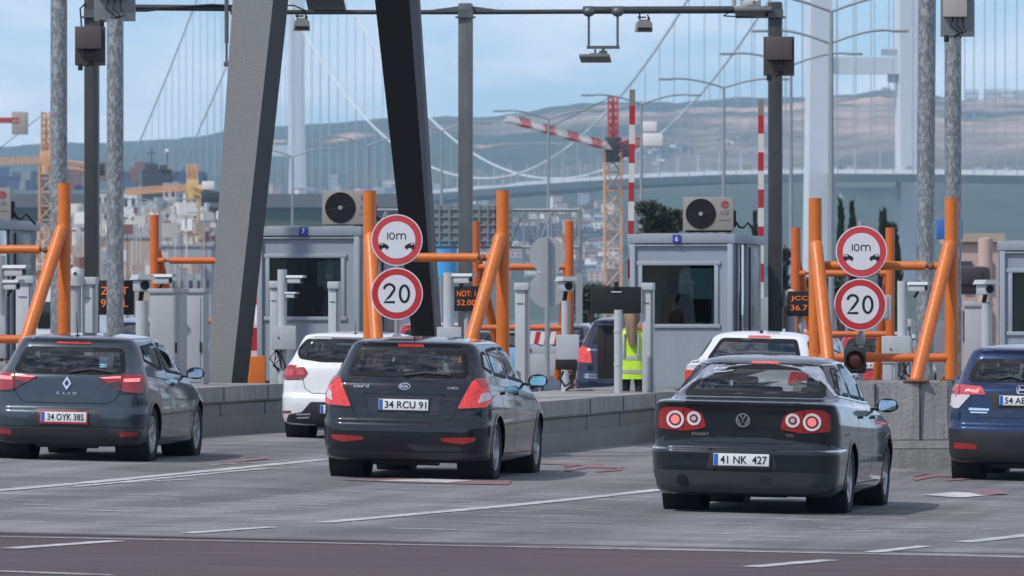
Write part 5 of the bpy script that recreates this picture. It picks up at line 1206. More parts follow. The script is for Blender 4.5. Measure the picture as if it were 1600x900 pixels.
build_sedan(); build_kia(); build_clio(); build_white(); build_suv()
build_far('white_saloon', 'white saloon mostly hidden behind the black saloon, in front of booth 6', 1165, 120, 'sedan', P_WHITE, 8.5, True, 1.76, group=None, fine=.9, H=1.5)
build_far('dark_crossover', 'dark crossover stopped beside the worker in the high visibility vest', 976, 95, 'hatch', P_NAVY, 9.8, True, 1.8, H=1.66)
build_far('blue_hatchback', 'blue car whose roof shows behind the white saloon', 1222, 91, 'hatch', P_SKY, 9.8, True, 1.76, H=1.50)
build_far('red_hatchback', 'red car seen behind the traffic light under the right hand signs', 1362, 80, 'hatch', P_RED, 9.8, False, 1.76)
build_far('pale_blue_hatchback', 'pale blue car glimpsed between the middle orange posts', 762, 84, 'hatch', P_SKY, 9.8, False, 1.76, H=1.45)
build_far('red_roofed_hatchback', 'small red car just past the middle sign posts', 668, 84, 'hatch', P_RED, 9.8, True, 1.76, H=1.48)
build_far('navy_saloon', 'navy saloon with pale roof beyond the camera pole', 862, 66, 'sedan', P_NAVY, 9.8, False, 1.78)
build_far('silver_hatchback', 'silver car driving off left of the crossover', 915, 60, 'hatch', P_SILVER, 9.8, False, 1.78)
build_far('light_blue_saloon', 'light blue car past the galvanised pole on the left', 205, 88, 'sedan', P_SKY, 9.8, True, 1.78)

# ------------------------------------------------------------------ worker
def person():
    s = 112.3; x = PX(988, s); t = None
    SKIN = mat('skin', (.45, .27, .2), .6); TROU = mat('black trousers', (.012, .012, .014), .8, 0, .2); SHIRT = mat('worker body', (.03, .03, .035), .8, 0, .2)
    V = [(0, 0, .94), (0, 0, 1.12), (0, .01, 1.32), (0, 0, 1.44), (0, .0, 1.52), (0, -.01, 1.60), (0, .0, 1.70),
         (-.10, 0, .90), (-.11, .01, .50), (-.12, -.02, .09), (-.13, .10, .04), (.10, 0, .90), (.12, -.03, .50), (.13, -.05, .09), (.14, .07, .04),
         (-.17, 0, 1.42), (-.24, .02, 1.15), (-.26, .14, .93), (-.26, .20, .86), (.17, 0, 1.42), (.23, .04, 1.15), (.18, .22, 1.02), (.15, .28, 1.02)]
    Ed = [(0, 1), (1, 2), (2, 3), (3, 4), (4, 5), (5, 6), (0, 7), (7, 8), (8, 9), (9, 10), (0, 11), (11, 12), (12, 13), (13, 14), (3, 15), (15, 16), (16, 17), (17, 18), (3, 19), (19, 20), (20, 21), (21, 22)]
    Rr = [.14, .125, .145, .11, .055, .085, .075, .095, .068, .048, .04, .095, .068, .048, .04, .062, .048, .036, .03, .062, .048, .036, .03]
    me = bpy.data.meshes.new('person'); me.from_pydata(V, Ed, []); o = bpy.data.objects.new('person', me); COL.objects.link(o)
    sk = o.modifiers.new('s', 'SKIN'); 
    for i, r in enumerate(Rr): me.skin_vertices[0].data[i].radius = (r*1.15 if i < 3 else r, r*.8 if i < 3 else r)
    me.skin_vertices[0].data[0].use_root = True
    o.modifiers.new('u', 'SUBSURF').levels = 2
    dg = bpy.context.evaluated_depsgraph_get(); m2 = bpy.data.meshes.new_from_object(o.evaluated_get(dg)); o.modifiers.clear(); o.data = m2
    m2.materials.clear(); [m2.materials.append(m) for m in (SHIRT, SKIN, TROU)]
    for p in m2.polygons:
        p.use_smooth = True; c = p.center; p.material_index = 1 if (c.z > 1.47 or (abs(c.x) > .15 and c.y > .12 and c.z < 1.1 and c.z > .7)) else (2 if c.z < .97 and abs(c.x) < .2 else 0)
    o.location = (x, F/s, gz(x)); o.rotation_euler = (0, 0, R(-8)); tag(o, 'person with long fair hair in a yellow high visibility vest, seen from behind', 'person')
    VEST = mat('high visibility yellow', (.50, .78, .03), .65, 0, .08, 8, .3, 18, emit=(.45, .9, .02), es=.0); SILV = mat('reflective band', (.42, .45, .45), .35, .3, .1); HAIR = mat('fair hair', (.27, .18, .11), .7, 0, .3, 30, streak=.5)
    b = B(); n = 32
    def shell(z): # half widths at height
        k = [(.78, .215, .15), (.95, .20, .142), (1.12, .19, .135), (1.30, .21, .14), (1.42, .20, .125), (1.47, .13, .09)]
        for (z0, a0, c0), (z1, a1, c1) in zip(k, k[1:]):
            if z <= z1: q = (z-z0)/(z1-z0); return a0+(a1-a0)*q, c0+(c1-c0)*q
        return k[-1][1:]
    def band(z0, z1, m, nm, grow=0., st=6, par=None):
        b = B(); rows = []
        for i in range(st+1):
            z = z0+(z1-z0)*i/st; a, c = shell(z); rows.append([b.bm.verts.new(((a+grow)*math.copysign(abs(math.cos(q))**.75, math.cos(q)), (c+grow)*math.copysign(abs(math.sin(q))**.85, math.sin(q))+.01*math.sin(3*q+z*9), z)) for q in [2*math.pi*j/n for j in range(n)]])
        for r0, r1 in zip(rows, rows[1:]):
            for j in range(n): f = b.bm.faces.new((r0[j], r0[(j+1) % n], r1[(j+1) % n], r1[j])); f.smooth = True
        return b.build(nm, m, par or o)
    v = band(.79, 1.47, VEST, 'vest', 0, 14); band(.87, .92, SILV, 'reflective_band', .006, 2, v); band(1.06, 1.11, SILV, 'reflective_band', .006, 2, v)
    for x_ in (-.1, .1):
        b = B(); b.tube([(x_, -.148, 1.11), (x_, -.152, 1.3), (x_*.95, -.13, 1.42)], .02, n=6); b.build('shoulder_band', SILV, v)
    b = B(); b.sph((0, -.02, 1.655), .118, (1, 1.08, 1.15)); b.tube([(0, -.09, 1.70), (0, -.13, 1.58), (0.0, -.15, 1.42), (.015, -.165, 1.32), (.02, -.168, 1.25)], [.085, .085, .068, .055, .040], n=12); b.build('hair', HAIR, o)
    for sd_, c in ((-1, (-.26, .20, .86)), (1, (.15, .28, 1.02))):
        b = B(); c = Vector(c); b.sph(c, .038, (.8, 1.2, 1))
        for k in range(4): b.tube([c+Vector((-.025+.017*k, .02, -.01)), c+Vector((-.027+.018*k, .06, -.03)), c+Vector((-.025+.017*k, .075, -.055))], [.0095, .009, .007], n=8)
        b.tube([c+Vector((-sd_*.03, 0, 0)), c+Vector((-sd_*.05, .03, -.01)), c+Vector((-sd_*.045, .055, -.02))], [.012, .010, .008], n=8); b.build('hand', SKIN, o)
    b = B(); b.sph((0, .115, 1.645), .018, (.8, 1.2, 1.2)); b.sph((-.035, .095, 1.67), .012); b.sph((.035, .095, 1.67), .012); b.tube([(-.03, .10, 1.605), (0, .108, 1.60), (.03, .10, 1.605)], .007, n=6); b.build('face', SKIN, o)
person()

# ------------------------------------------------------------------ street lamps along the bridge road
LAMPP = mat('lamp post grey', (.30, .33, .35), .5, .4, .08)
def street_lamp(i, u, vj, s, arm, rise, lab, left=True, right=True):
    x = PX(u, s); t = thing('street_lamp', lab, 'street lamp', (x, F/s, 0), 0, 'double armed street lamps along the road to the bridge')
    hj = ZV(vj, s); b = B(); b.cyl((0, 0, 0), (0, 0, hj), .10, .055, n=14); b.build('post', LAMPP, t)
    for sd_ in ((-1,) if left else ())+((1,) if right else ()):
        L = arm/s; r = rise/s; pts = [(sd_*L*k/8, 0, hj+r*math.sin(k/8*math.pi/2)*1.05-.12*r*(k/8)**3) for k in range(9)]
        b = B(); b.tube(pts, [.042]*8+[.035], n=8); b.box((sd_*(L+.28), 0, pts[-1][2]-.02), (.62, .20, .09), .03); b.build('arm', LAMPP, t)
street_lamp(0, 1299, 18, 52, 125, 28, 'nearest double armed street lamp, its arms leaving the top edge')
street_lamp(1, 1297, 68, 46, 96, 22, 'double armed street lamp in front of the bridge tower leg')
street_lamp(2, 1236, 102, 41, 88, 20, 'double armed street lamp just right of the right gantry column')
street_lamp(3, 1131, 137, 38, 80, 15, 'double armed street lamp above booth 6')
street_lamp(4, 1002, 163, 35, 74, 16, 'double armed street lamp beside the raised barrier left of booth 6')
street_lamp(5, 857, 186, 32, 68, 14, 'double armed street lamp in front of the crane jib')
street_lamp(6, 690, 205, 29.5, 60, 14, 'double armed street lamp right behind the black column')
street_lamp(7, 575, 228, 27.5, 58, 15, 'double armed street lamp left of the black column')
street_lamp(8, 457, 245, 26, 56, 13, 'double armed street lamp beside the left bridge tower leg')
street_lamp(9, 250, 318, 24, 40, 8, 'thin street lamp among the white tanks on the left')

# ------------------------------------------------------------------ overhead sign gantry far behind
def sign_gantry():
    s = 60; y = F/s; t = thing('sign_gantry', 'lattice sign gantry with ribbed grey panels seen from behind, beyond the booths', 'sign gantry', (0, y, 0))
    x0, x1 = PX(560, s), PX(905, s); za, zb = ZV(328, s), ZV(386, s)
    b = B(); 
    for yy in (0, .8):
        for z in (za, zb): b.cyl((x0, yy, z), (x1, yy, z), .035, n=8)
    n = 16
    for i in range(n+1):
        x = x0+(x1-x0)*i/n; b.cyl((x, 0, zb), (x, 0, za), .025, n=6); b.cyl((x, 0, za), (x, .8, za), .02, n=6)
        if i < n: xx = x0+(x1-x0)*(i+1)/n; b.cyl((x, 0, zb if i % 2 else za), (xx, 0, za if i % 2 else zb), .018, n=6)
    b.build('truss', STEELG, t)
    for x in (x0, x1): b = B(); b.box((x, .4, za/2), (.18, .18, za+.1)); b.build('post', STEELG, t)
    RIB = mat('ribbed sign back', (.20, .23, .24), .6, .2, .1)
    for u0, u1 in ((671, 718), (735, 776), (776, 800)):
        b = B(); xa, xb = PX(u0, s), PX(u1, s); z0, z1 = ZV(382, s), ZV(321, s); b.box(((xa+xb)/2, -.12, (z0+z1)/2), (xb-xa, .05, z1-z0))
        k = int((xb-xa)/.2)
        for i in range(k+1): b.box((xa+(xb-xa)*i/k, -.17, (z0+z1)/2), (.05, .06, z1-z0))
        for i in range(5): b.box(((xa+xb)/2, -.165, z0+(z1-z0)*(i+.5)/5), (xb-xa, .04, .05))
        b.build('panel', RIB, t)
    b = B(); b.sph((PX(694, s), -.1, ZV(320, s)), .07); b.sph((PX(703, s), -.1, ZV(320, s)), .07); b.build('birds', SCREEN, t) if False else b.bm.free()
sign_gantry()
b = B(); b.cyl((0, 0, 0), (0, 0, 1.1), .36, n=32); b.cyl((0, 0, .5), (0, 0, .52), .37, n=32); o = b.build('blue_tank', mat('sky blue plastic', (.06, .32, .62), .4, 0, .1)); o.location = P(696, 432, 52); tag(o, 'bright blue tank beyond the black column', 'tank')
b = B(); b.box((0, .2, .35), (.85, .4, .66), .05); o = b.build('blue_sign_board', mat('deep blue sign', (.03, .14, .45), .5)); o.location = P(1484, 375, 48); tag(o, 'small blue board right of the galvanised pair of poles', 'sign board')

# ------------------------------------------------------------------ trees just beyond the booths
LEAF = mat('dark evergreen leaves', (.030, .045, .024), .75, 0, .35, 1.5); LEAF2 = mat('olive leaves', (.045, .06, .035), .75, 0, .35, 2); BARK = mat('bark', (.08, .06, .045), .9)
def tree(u, v0, v1, wpx, s, kind, lab, seed):
    r_ = random.Random(seed); x = PX(u, s); H = ZV(v0, s); t = thing('cypress_tree' if kind == 'cypress' else 'pine_tree', lab, 'tree', (x, F/s, 0), 0, 'dark evergreens behind the toll plaza')
    b = B(); b.tube([(0, 0, 0), (.05, 0, H*.5), (0, 0, H*.9)], [.16, .1, .03]); 
    wid = wpx/s/2; tips = []
    if kind != 'cypress':
        for k in range(14):
            a = r_.uniform(0, 6.28); z = H*r_.uniform(.35, .85); e = Vector((math.cos(a)*wid*.8, math.sin(a)*wid*.8, z+r_.uniform(0, .9))); b.tube([(0, 0, z-.3), e*.55+Vector((0, 0, z*.42)), e], [.05, .03, .012], n=5)
    b.build('trunk', BARK, t); b = B(); n = 2600 if kind == 'cypress' else 4200; z0 = H*.15
    blobs = []
    if kind == 'cypress': spires = [(r_.uniform(-.45, .45)*wid, r_.uniform(-.3, .3)*wid, H*r_.uniform(.80, 1.0), wid*r_.uniform(.4, .6)) for _ in range(4)]; spires[0] = (0, 0, H, wid*.5)
    else: blobs = [(Vector((r_.uniform(-.7, .7)*wid, r_.uniform(-.7, .7)*wid, H*(1-abs(r_.gauss(0, .16))))), wid*r_.uniform(.2, .42)) for _ in range(26)]
    for k in range(n):
        if kind == 'cypress':
            sp = r_.choice(spires); z = z0+(sp[2]-z0)*r_.random()**.8; q = 1-(z-z0)/(sp[2]-z0); rad = sp[3]*min(1, q*2.2+.06)**.8*r_.uniform(.5, 1.1); a = r_.uniform(0, 6.28); c = Vector((sp[0]*(.3+.7*(1-q))+rad*math.cos(a), sp[1]+rad*math.sin(a), z)); d = Vector((math.cos(a)*.4, math.sin(a)*.4, 1))
        else:
            bl, br = r_.choice(blobs); c = bl+Vector((r_.gauss(0, br), r_.gauss(0, br), r_.gauss(0, br*.6))); d = Vector((r_.gauss(0, 1), r_.gauss(0, 1), .7))
        if c.z > H*1.02: c.z = H
        sz = r_.uniform(.07, .17); d.normalize(); e = d.orthogonal().normalized(); e = Matrix.Rotation(r_.uniform(0, 6.28), 3, d)@e
        vs = [b.bm.verts.new(c-e*sz*.35), b.bm.verts.new(c+e*sz*.35), b.bm.verts.new(c+d*sz*1.5+e*sz*.1)]; b.bm.faces.new(vs)
    b.build('crown', LEAF if kind == 'cypress' else LEAF2, t)
tree(1020, 321, 420, 34, 46, 'pine', 'dark pine left of the air conditioner on booth 6', 1); tree(1048, 335, 420, 30, 46, 'pine', 'lower dark pine tucked behind the fascia of booth 6', 5)
tree(1313, 314, 420, 16, 44, 'cypress', 'dark cypress with forked top above the right 10m sign, left one', 2); tree(1332, 320, 420, 16, 44, 'cypress', 'dark cypress directly above the right 10m sign', 3)
tree(1382, 330, 430, 24, 43, 'cypress', 'broad dark cypress right of the 10m sign of the right pair', 4); tree(1398, 352, 470, 40, 43, 'cypress', 'wide low cypress left of the galvanised pair of poles', 8); tree(1180, 334, 420, 10, 45, 'cypress', 'thin cypress tip beside the right barrier arm', 6)
tree(922, 452, 520, 50, 50, 'pine', 'green bush behind the black display and the camera post', 9); tree(1280, 440, 520, 60, 50, 'pine', 'green bush between the right gantry column and the signs', 10); tree(1220, 395, 520, 20, 50, 'pine', 'small evergreen behind the right gantry column', 12)
# blocks behind
def block(name, u0, u1, v0, v1, s, m, lab, cat, depth=10, grp=None, wins=None, roof=None, cyl=False, group=None):
    w = (u1-u0)/s; x = PX((u0+u1)/2, s); z1 = ZV(v0, s); t = thing(name, lab, cat, (x, F/s, 0), 0, grp)
    b = B()
    if cyl: b.cyl((0, w/2, -1), (0, w/2, z1), w/2, n=32); b.cyl((0, w/2, z1), (0, w/2, z1+w*.08), w/2, w*.1, n=32)
    else: b.box((0, depth/2, z1/2-.5), (w, depth, z1+1))
    b.build('tank_wall' if cyl else 'wall', m, t)
    if wins:
        cx, rz_, m2 = wins; k = 0
        for r0 in range(rz_):
            for c0 in range(cx):
                zz = z1*(.92-.8*(r0+.5)/rz_) if z1 < 12 else z1-1.6-r0*3.1
                if zz < .5: continue
                b = B(); b.box((-w/2+w*(c0+.5)/cx, -.05, zz), (w/cx*.42, .1, min(1.4, z1*.5/rz_))); b.build('window', m2, t); k += 1
    if roof: b = B(); b.box((0, depth/2, z1+.15), (w+.4, depth+.4, .3)); b.build('roof', roof, t)
    return t
WALLS = [mat('pale wall', (.55, .52, .47), .8, 0, .12, .3), mat('white wall', (.72, .71, .68), .8, 0, .08, .3), mat('tan wall', (.42, .34, .27), .8, 0, .12, .3), mat('grey wall', (.33, .35, .38), .8, 0, .12, .3), mat('pink wall', (.50, .36, .31), .8, 0, .1, .3)]
WIN = mat('far window', (.05, .06, .08), .2); ROOFR = mat('red tile roof', (.36, .13, .08), .8, 0, .15, .5)
block('workshop_building', 1495, 1560, 378, 470, 45, WALLS[4], 'beige service building right of the galvanised poles', 'building', 6, wins=(2, 2, WIN), roof=WALLS[2])
block('cream_tower', 1529, 1552, 373, 480, 47, WALLS[4], 'round cream tower beside the service building', 'tower', cyl=True)
b = B(); b.box((0, 0, 0), (.9, .8, .62), .14); b.box((0, -.42, .05), (.5, .04, .3), .02); b.cyl((-.2, 0, .3), (-.2, 0, .42), .05); o = b.build('dark_fuel_box', mat('dark maroon metal', (.05, .035, .04), .5, .2, .1)); o.location = P(1515, 438, 70); tag(o, 'dark rounded metal box behind the cabinet above the blue crossover', 'metal box')

# ------------------------------------------------------------------ hills
def ridge(u):
    k = [(-900, 238), (-100, 236), (100, 232), (200, 228), (330, 212), (430, 199), (600, 188), (700, 184), (760, 187), (900, 174), (1000, 168), (1200, 160), (1330, 152), (1420, 148), (1500, 160), (1600, 155), (2500, 150)]
    for (a, p), (c, q) in zip(k, k[1:]):
        if u <= c: return p+(q-p)*max(0, (u-a)/(c-a))
    return k[-1][1]
from mathutils import noise as MN
def hills():
    b = B(); us = np.arange(-700, 2300, 9.0); ds = [2590, 3000, 3600, 4200, 4700, 5100, 5400, 5700, 6000, 6300, 6600, 6900, 7150, 7400, 7650, 7800, 7950, 8100, 8400, 9500]
    rows = []
    for d in ds:
        row = []
        for u in us:
            x = (u-800)*d/F; top = (YH-ridge(u))*8000/F+HC; q = max(0, min(1, (d-2600)/5400)); sm = q*q*(3-2*q)*.55+q*.45
            nz = MN.fractal(Vector((x*.0016, d*.0016, .3)), .9, 2.1, 6)*28*min(1, q*2.2)*(1-.72*q)+MN.fractal(Vector((x*.012, d*.012, 2.3)), .8, 2.1, 4)*5.0*min(1, q*3)
            z = top*sm+nz*(1 if d < 7900 else .35)
            if d > 8100: z = top*(1-(d-8100)/1400*.5)
            row.append(b.bm.verts.new((x, d, z if d > 2600 else -2)))
        rows.append(row)
    for r0, r1 in zip(rows, rows[1:]):
        for i in range(len(us)-1): f = b.bm.faces.new((r0[i], r0[i+1], r1[i+1], r1[i])); f.smooth = True
    m = mat('hillside', (.05, .07, .04), .95, 0, .3, .004); t = m.node_tree; n = t.nodes; l = t.links; bs = n['Principled BSDF']
    co = n.new('ShaderNodeTexCoord'); sx = n.new('ShaderNodeSeparateXYZ'); l.new(co.outputs['Object'], sx.inputs[0])
    def nz_(sc, st, det=8, ro=.6, off=0.):
        mp = n.new('ShaderNodeMapping'); mp.inputs['Scale'].default_value = st; mp.inputs['Location'].default_value = (off, off*.7, 0); q = n.new('ShaderNodeTexNoise'); q.inputs['Scale'].default_value = sc; q.inputs['Detail'].default_value = det; q.inputs['Roughness'].default_value = ro
        l.new(co.outputs['Object'], mp.inputs[0]); l.new(mp.outputs[0], q.inputs['Vector']); return q.outputs[0]
    def rng_(s_, a, c, lo=0., hi=1.): r = n.new('ShaderNodeMapRange'); r.inputs[1].default_value = a; r.inputs[2].default_value = c; r.inputs[3].default_value = lo; r.inputs[4].default_value = hi; l.new(s_, r.inputs[0]); return r.outputs[0]
    def mul(a, c): q = n.new('ShaderNodeMath'); q.operation = 'MULTIPLY'; l.new(a, q.inputs[0]); l.new(c, q.inputs[1]); return q.outputs[0]
    def mixc(f, a, c):
        q = n.new('ShaderNodeMix'); q.data_type = 'RGBA'; l.new(f, q.inputs['Factor'])
        if isinstance(a, tuple): q.inputs['A'].default_value = (*a, 1)
        else: l.new(a, q.inputs['A'])
        if isinstance(c, tuple): q.inputs['B'].default_value = (*c, 1)
        else: l.new(c, q.inputs['B'])
        return q.outputs['Result']
    forest = mixc(rng_(nz_(.05, (1, 1, 1)), .35, .65), (.020, .036, .014), (.055, .075, .03))
    fieldc = mixc(rng_(nz_(.012, (1, 1, 1), 5, .6, 300.), .4, .6), (.24, .17, .13), (.46, .33, .24))
    soil = (.58, .37, .24)
    high = rng_(sx.outputs[2], 85, 165); east = rng_(sx.outputs[0], -180, 120)
    f1 = mul(mul(rng_(nz_(.0022, (1, .55, 1), 9, .62), .44, .52), high), east)
    f2 = mul(rng_(nz_(.0028, (1, .6, 1), 9, .62, 900.), .60, .64), rng_(sx.outputs[2], 60, 130))
    c = mixc(f1, forest, fieldc); c = mixc(f2, c, soil); l.new(c, bs.inputs['Base Color'])
    return b.build('hills', m, None, 180)
hills()['kind'] = 'structure'
HB = BVHTree.FromObject(bpy.data.objects['hills'], bpy.context.evaluated_depsgraph_get())
def ground_far(x, y): h = HB.ray_cast(Vector((x, y, 900)), Vector((0, 0, -1))); return h[0].z if h[0] is not None else 0.
def hill_at(u, v):
    """where the line of sight meets the hillside"""
    d = Vector(((u-800)/F, 1, -(v-YH)/F)).normalized(); h = HB.ray_cast(Vector((0, 0, HC)), d); return h[0]

# ------------------------------------------------------------------ suspension bridge
BRW = mat('bridge white steel', (.62, .64, .66), .5, 0, .05, .05); BRD = mat('bridge deck side', (.34, .37, .40), .6, 0, .1, .05)
def bridge():
    t = thing('suspension_bridge', 'huge pale suspension bridge with hangers crossing the bay in the haze', 'bridge', (0, 0, 0))
    A = Vector((157, 3000)); C = Vector((-166, 4550)); dr = (C-A).normalized(); nr = Vector((dr.y, -dr.x))
    HW = 20.2
    if nr.x < 0: nr = -nr
    near = A-dr*900; far = C+dr*700
    def deckz(k): return float(np.interp(k, [-.55, -.3, -.2, -.1, 0, .12, .25, .4, .5, .75, 1, 1.45], [46, 53.5, 57.5, 61.3, 64.8, 68.2, 70.6, 71.8, 72, 71.6, 70, 62]))
    def pt(k, side=0., dz=0.): p = A.lerp(C, k)+nr*side; return Vector((p.x, p.y, dz))
    # deck
    ks = [(-.55+i*.025) for i in range(83)]; ks = [k for k in ks if k <= 1.45]
    b = B(); prof = [(-18, 0), (18, 0), (15, -3.6), (-15, -3.6)]; rows = [[b.bm.verts.new(pt(k, o, deckz(k)+z)) for o, z in prof] for k in ks]
    for r0, r1 in zip(rows, rows[1:]):
        for j in range(4): b.bm.faces.new((r0[j], r0[(j+1) % 4], r1[(j+1) % 4], r1[j]))
    b.build('deck', BRD, t)
    for o in (-17.6, 17.6, 0):
        b = B(); rows = [[b.bm.verts.new(pt(k, o+a, deckz(k)+z)) for a, z in ((-.3, 0), (.3, 0), (.3, 1.9), (-.3, 1.9))] for k in ks]
        for r0, r1 in zip(rows, rows[1:]):
            for j in range(4): b.bm.faces.new((r0[j], r0[(j+1) % 4], r1[(j+1) % 4], r1[j]))
        b.build('parapet', BRW, t)
    # towers
    for k, nm in ((0, 0), (1, 1)):
        for sd_ in (-1, 1):
            b = B(); c0 = pt(k, sd_*(HW+1.5)); c1 = pt(k, sd_*(HW-1.0)); wb, wt = (5.6, 4.2)
            ang = math.atan2(nr.y, nr.x); Q = Matrix.Rotation(ang, 4, 'Z'); lo = []; hi = []
            for a, d_ in ((-1, -1), (1, -1), (1, 1), (-1, 1)):
                o1 = Q@Vector((a*wb, d_*wb*.9, 0)); o2 = Q@Vector((a*wt, d_*wt*.9, 0)); lo.append(b.bm.verts.new((c0.x+o1.x, c0.y+o1.y, -2))); hi.append(b.bm.verts.new((c1.x+o2.x, c1.y+o2.y, 268 if k == 0 else 293)))
            for j in range(4): b.bm.faces.new((lo[j], lo[(j+1) % 4], hi[(j+1) % 4], hi[j]))
            b.bm.faces.new(hi); b.build('tower_leg', BRW, t)
        for z, h in ((113, 7.5), (240, 8), (56, 5)):
            b = B(); c = pt(k, 0, z); b.box(c, (2*HW, 5.5, h), rz=math.atan2(nr.y, nr.x)); b.build('cross_beam', BRW, t)
    b = B(); c = pt(0, HW*.62, 119); b.box(c, (9, .5, 3), rz=math.atan2(nr.y, nr.x)); b.build('maintenance_cage', BRD, t); b = B(); b.box(c+Vector((2, 0, -11)), (7, .5, 5), rz=math.atan2(nr.y, nr.x)); b.build('maintenance_cage', BRD, t)
    # cables and hangers
    def cz(k):
        if 0 <= k <= 1: return 77+(188*((.45-k)/.45)**2 if k < .45 else 213*((k-.45)/.55)**2)
        q = (-k/.42) if k < 0 else ((k-1)/.42); q = min(1, q); tp = 265 if k < 0 else 290; return tp+(62-tp)*q-28*4*q*(1-q)*.35
    for sd_ in (-1, 1):
        for seg_ in ((-.42, 0), (0, 1), (1, 1.42)):
            b = B(); n = 60; b.tube([pt(seg_[0]+(seg_[1]-seg_[0])*i/n, sd_*HW, cz(seg_[0]+(seg_[1]-seg_[0])*i/n)) for i in range(n+1)], .62, n=8); b.build('main_cable', BRW, t)
    hg = mat('bridge hanger', (.30, .33, .37), .6)
    n = 50
    for sd_ in (-1, 1):
        for i in range(1, n):
            k = i/n
            b = B(); b.cyl(pt(k, sd_*HW, deckz(k)), pt(k, sd_*HW, cz(k)), .21, n=5, caps=False); o = b.build('hanger', hg, t)
    b = B()
    for sd_ in (-1, 1):
        for k0 in [(-.40+.02*i) for i in range(20)]+[1.02+.02*i for i in range(20)]:
            if cz(k0) > deckz(k0)+2: b.cyl(pt(k0, sd_*HW, deckz(k0)), pt(k0, sd_*HW, cz(k0)), .21, n=5, caps=False)
    o = b.build('side_span_hangers', hg, t); o['kind'] = 'stuff'
    b = B()
    for i in range(34):
        k = .02+i*.028
        for sd_ in (-1, 1): c = pt(k, sd_*16, deckz(k)); b.cyl(c, c+Vector((0, 0, 11)), .16, .1, n=5); b.box(c+Vector((0, 0, 11)), (1.6, .5, .2))
    o = b.build('deck_lamps', BRW, t); o['kind'] = 'stuff'
    # traffic on the deck
    r_ = random.Random(3); b = B()
    for i in range(40):
        k = r_.uniform(-.2, .98); c = pt(k, r_.choice((-12, -8, 8, 12)), deckz(k)+1.6); b.box(c, (2.2, r_.choice((4.5, 10)), r_.choice((1.5, 3.2))), rz=math.atan2(dr.y, dr.x)-math.pi/2)
    o = b.build('deck_traffic', BRD, t); o['kind'] = 'stuff'
bridge()

# ------------------------------------------------------------------ tower cranes
CRR = mat('crane red', (.50, .06, .05), .5, 0, .1); CRW = mat('crane white', (.70, .68, .66), .5, 0, .1); CRO = mat('crane orange', (.60, .34, .18), .5, 0, .1); CRY = mat('crane yellow', (.62, .42, .16), .5, 0, .1)
def lattice(b, a, c, w, h, n, r=.05, tri=False):
    """box truss from a to c"""
    a = Vector(a); c = Vector(c); d = c-a; q = d.to_track_quat('Z', 'Y').to_matrix()
    cor = [(-w/2, -h/2), (w/2, -h/2), (w/2, h/2), (-w/2, h/2)] if not tri else [(-w/2, -h/2), (w/2, -h/2), (0, h/2)]
    P_ = [[a+d*i/n+q@Vector((x, y, 0)) for x, y in cor] for i in range(n+1)]; m = len(cor)
    for j in range(m): b.cyl(P_[0][j], P_[n][j], r*1.4, n=5)
    for i in range(n):
        for j in range(m):
            b.cyl(P_[i][j], P_[i+1][(j+1) % m] if i % 2 else P_[i+1][j-1], r*.8, n=4, caps=False); b.cyl(P_[i][j], P_[i][(j+1) % m], r*.8, n=4, caps=False)
def crane(u, s, v_base, v_slew, v_apex, jib, cjib, lab, mm, mj, ma, w=2.0, striped=False, apexw=1.1):
    x = PX(u, s); y = F/s; t = thing('tower_crane', lab, 'crane', (x, y, 0), 0, 'tower cranes at the construction sites')
    zs = ZV(v_slew, s); za = ZV(v_apex, s); b = B(); lattice(b, (0, 0, -2), (0, 0, zs), w, w, max(8, int(zs/w)), .11); b.build('mast', mm, t)
    b = B(); b.cyl((0, 0, zs-1.2), (0, 0, zs), w*.62, n=16); b.box((0, 0, zs+.9), (w*1.0, w, 1.8), .1); b.box((w*.8, -w*.4, zs+.2), (1.2, 1.4, 1.6), .1); b.build('slewing_cab', DSTEEL if striped else mm, t)
    b = B(); lattice(b, (0, 0, zs+1.6), (0, 0, za), apexw, apexw, 6, .09); b.cyl((0, 0, zs+1.6), (0, 0, za), .35, .1, n=6); b.build('apex', ma, t)
    if jib:
        ju, jv, dy = jib; a = Vector((0, 0, ZV(v_slew-8, s))); e = Vector((PX(ju, s)-x, dy, ZV(jv, s))); n = 9
        # true end point shifted for its depth
        e = Vector(((ju-800)/F*(y+dy)-x, dy, HC-(jv-YH)/F*(y+dy)))
        for i in range(n):
            b = B(); lattice(b, a.lerp(e, i/n), a.lerp(e, (i+1)/n), .95, .9, 5, .045, True); b.build('jib_section', (mj if i % 2 else CRW) if striped else mj, t)
        b = B(); b.cyl((0, 0, za), a.lerp(e, .62), .05, n=5); b.build('pendant', DSTEEL, t)
    if cjib:
        cu, cv = cjib; a = Vector((0, 0, ZV(v_slew-6, s))); e = Vector((PX(cu, s)-x, -2, ZV(cv, s))); b = B(); lattice(b, a, e, 1.2, .9, 6, .07); b.build('counter_jib', mj, t)
        b = B(); b.box(e+Vector((0, 0, -.2)), (2.6, 2, 1.6), .2); b.build('counterweight', CRW if striped else DSTEEL, t); b = B(); b.box(e+Vector((-.3, 0, 1.4)), (1.8, 1.6, 1.2), .2); b.build('winch_housing', CRW, t)
crane(958, 13.0, 480, 238, 150, (790, 183, -18), (1018, 217), 'orange tower crane with striped red and white jib, tallest in the middle', CRO, CRR, CRR, 2.0, True)
crane(72, 12.0, 420, 258, 175, (-90, 256, -5), (150, 263), 'pale orange tower crane behind the leftmost galvanised pole', CRO, CRO, CRO, 1.6)
crane(301, 11.0, 420, 300, 256, (196, 300, 6), (330, 306), 'yellow tower crane left of the grey leaning column', CRY, CRO, CRO, 1.7, apexw=1.4)
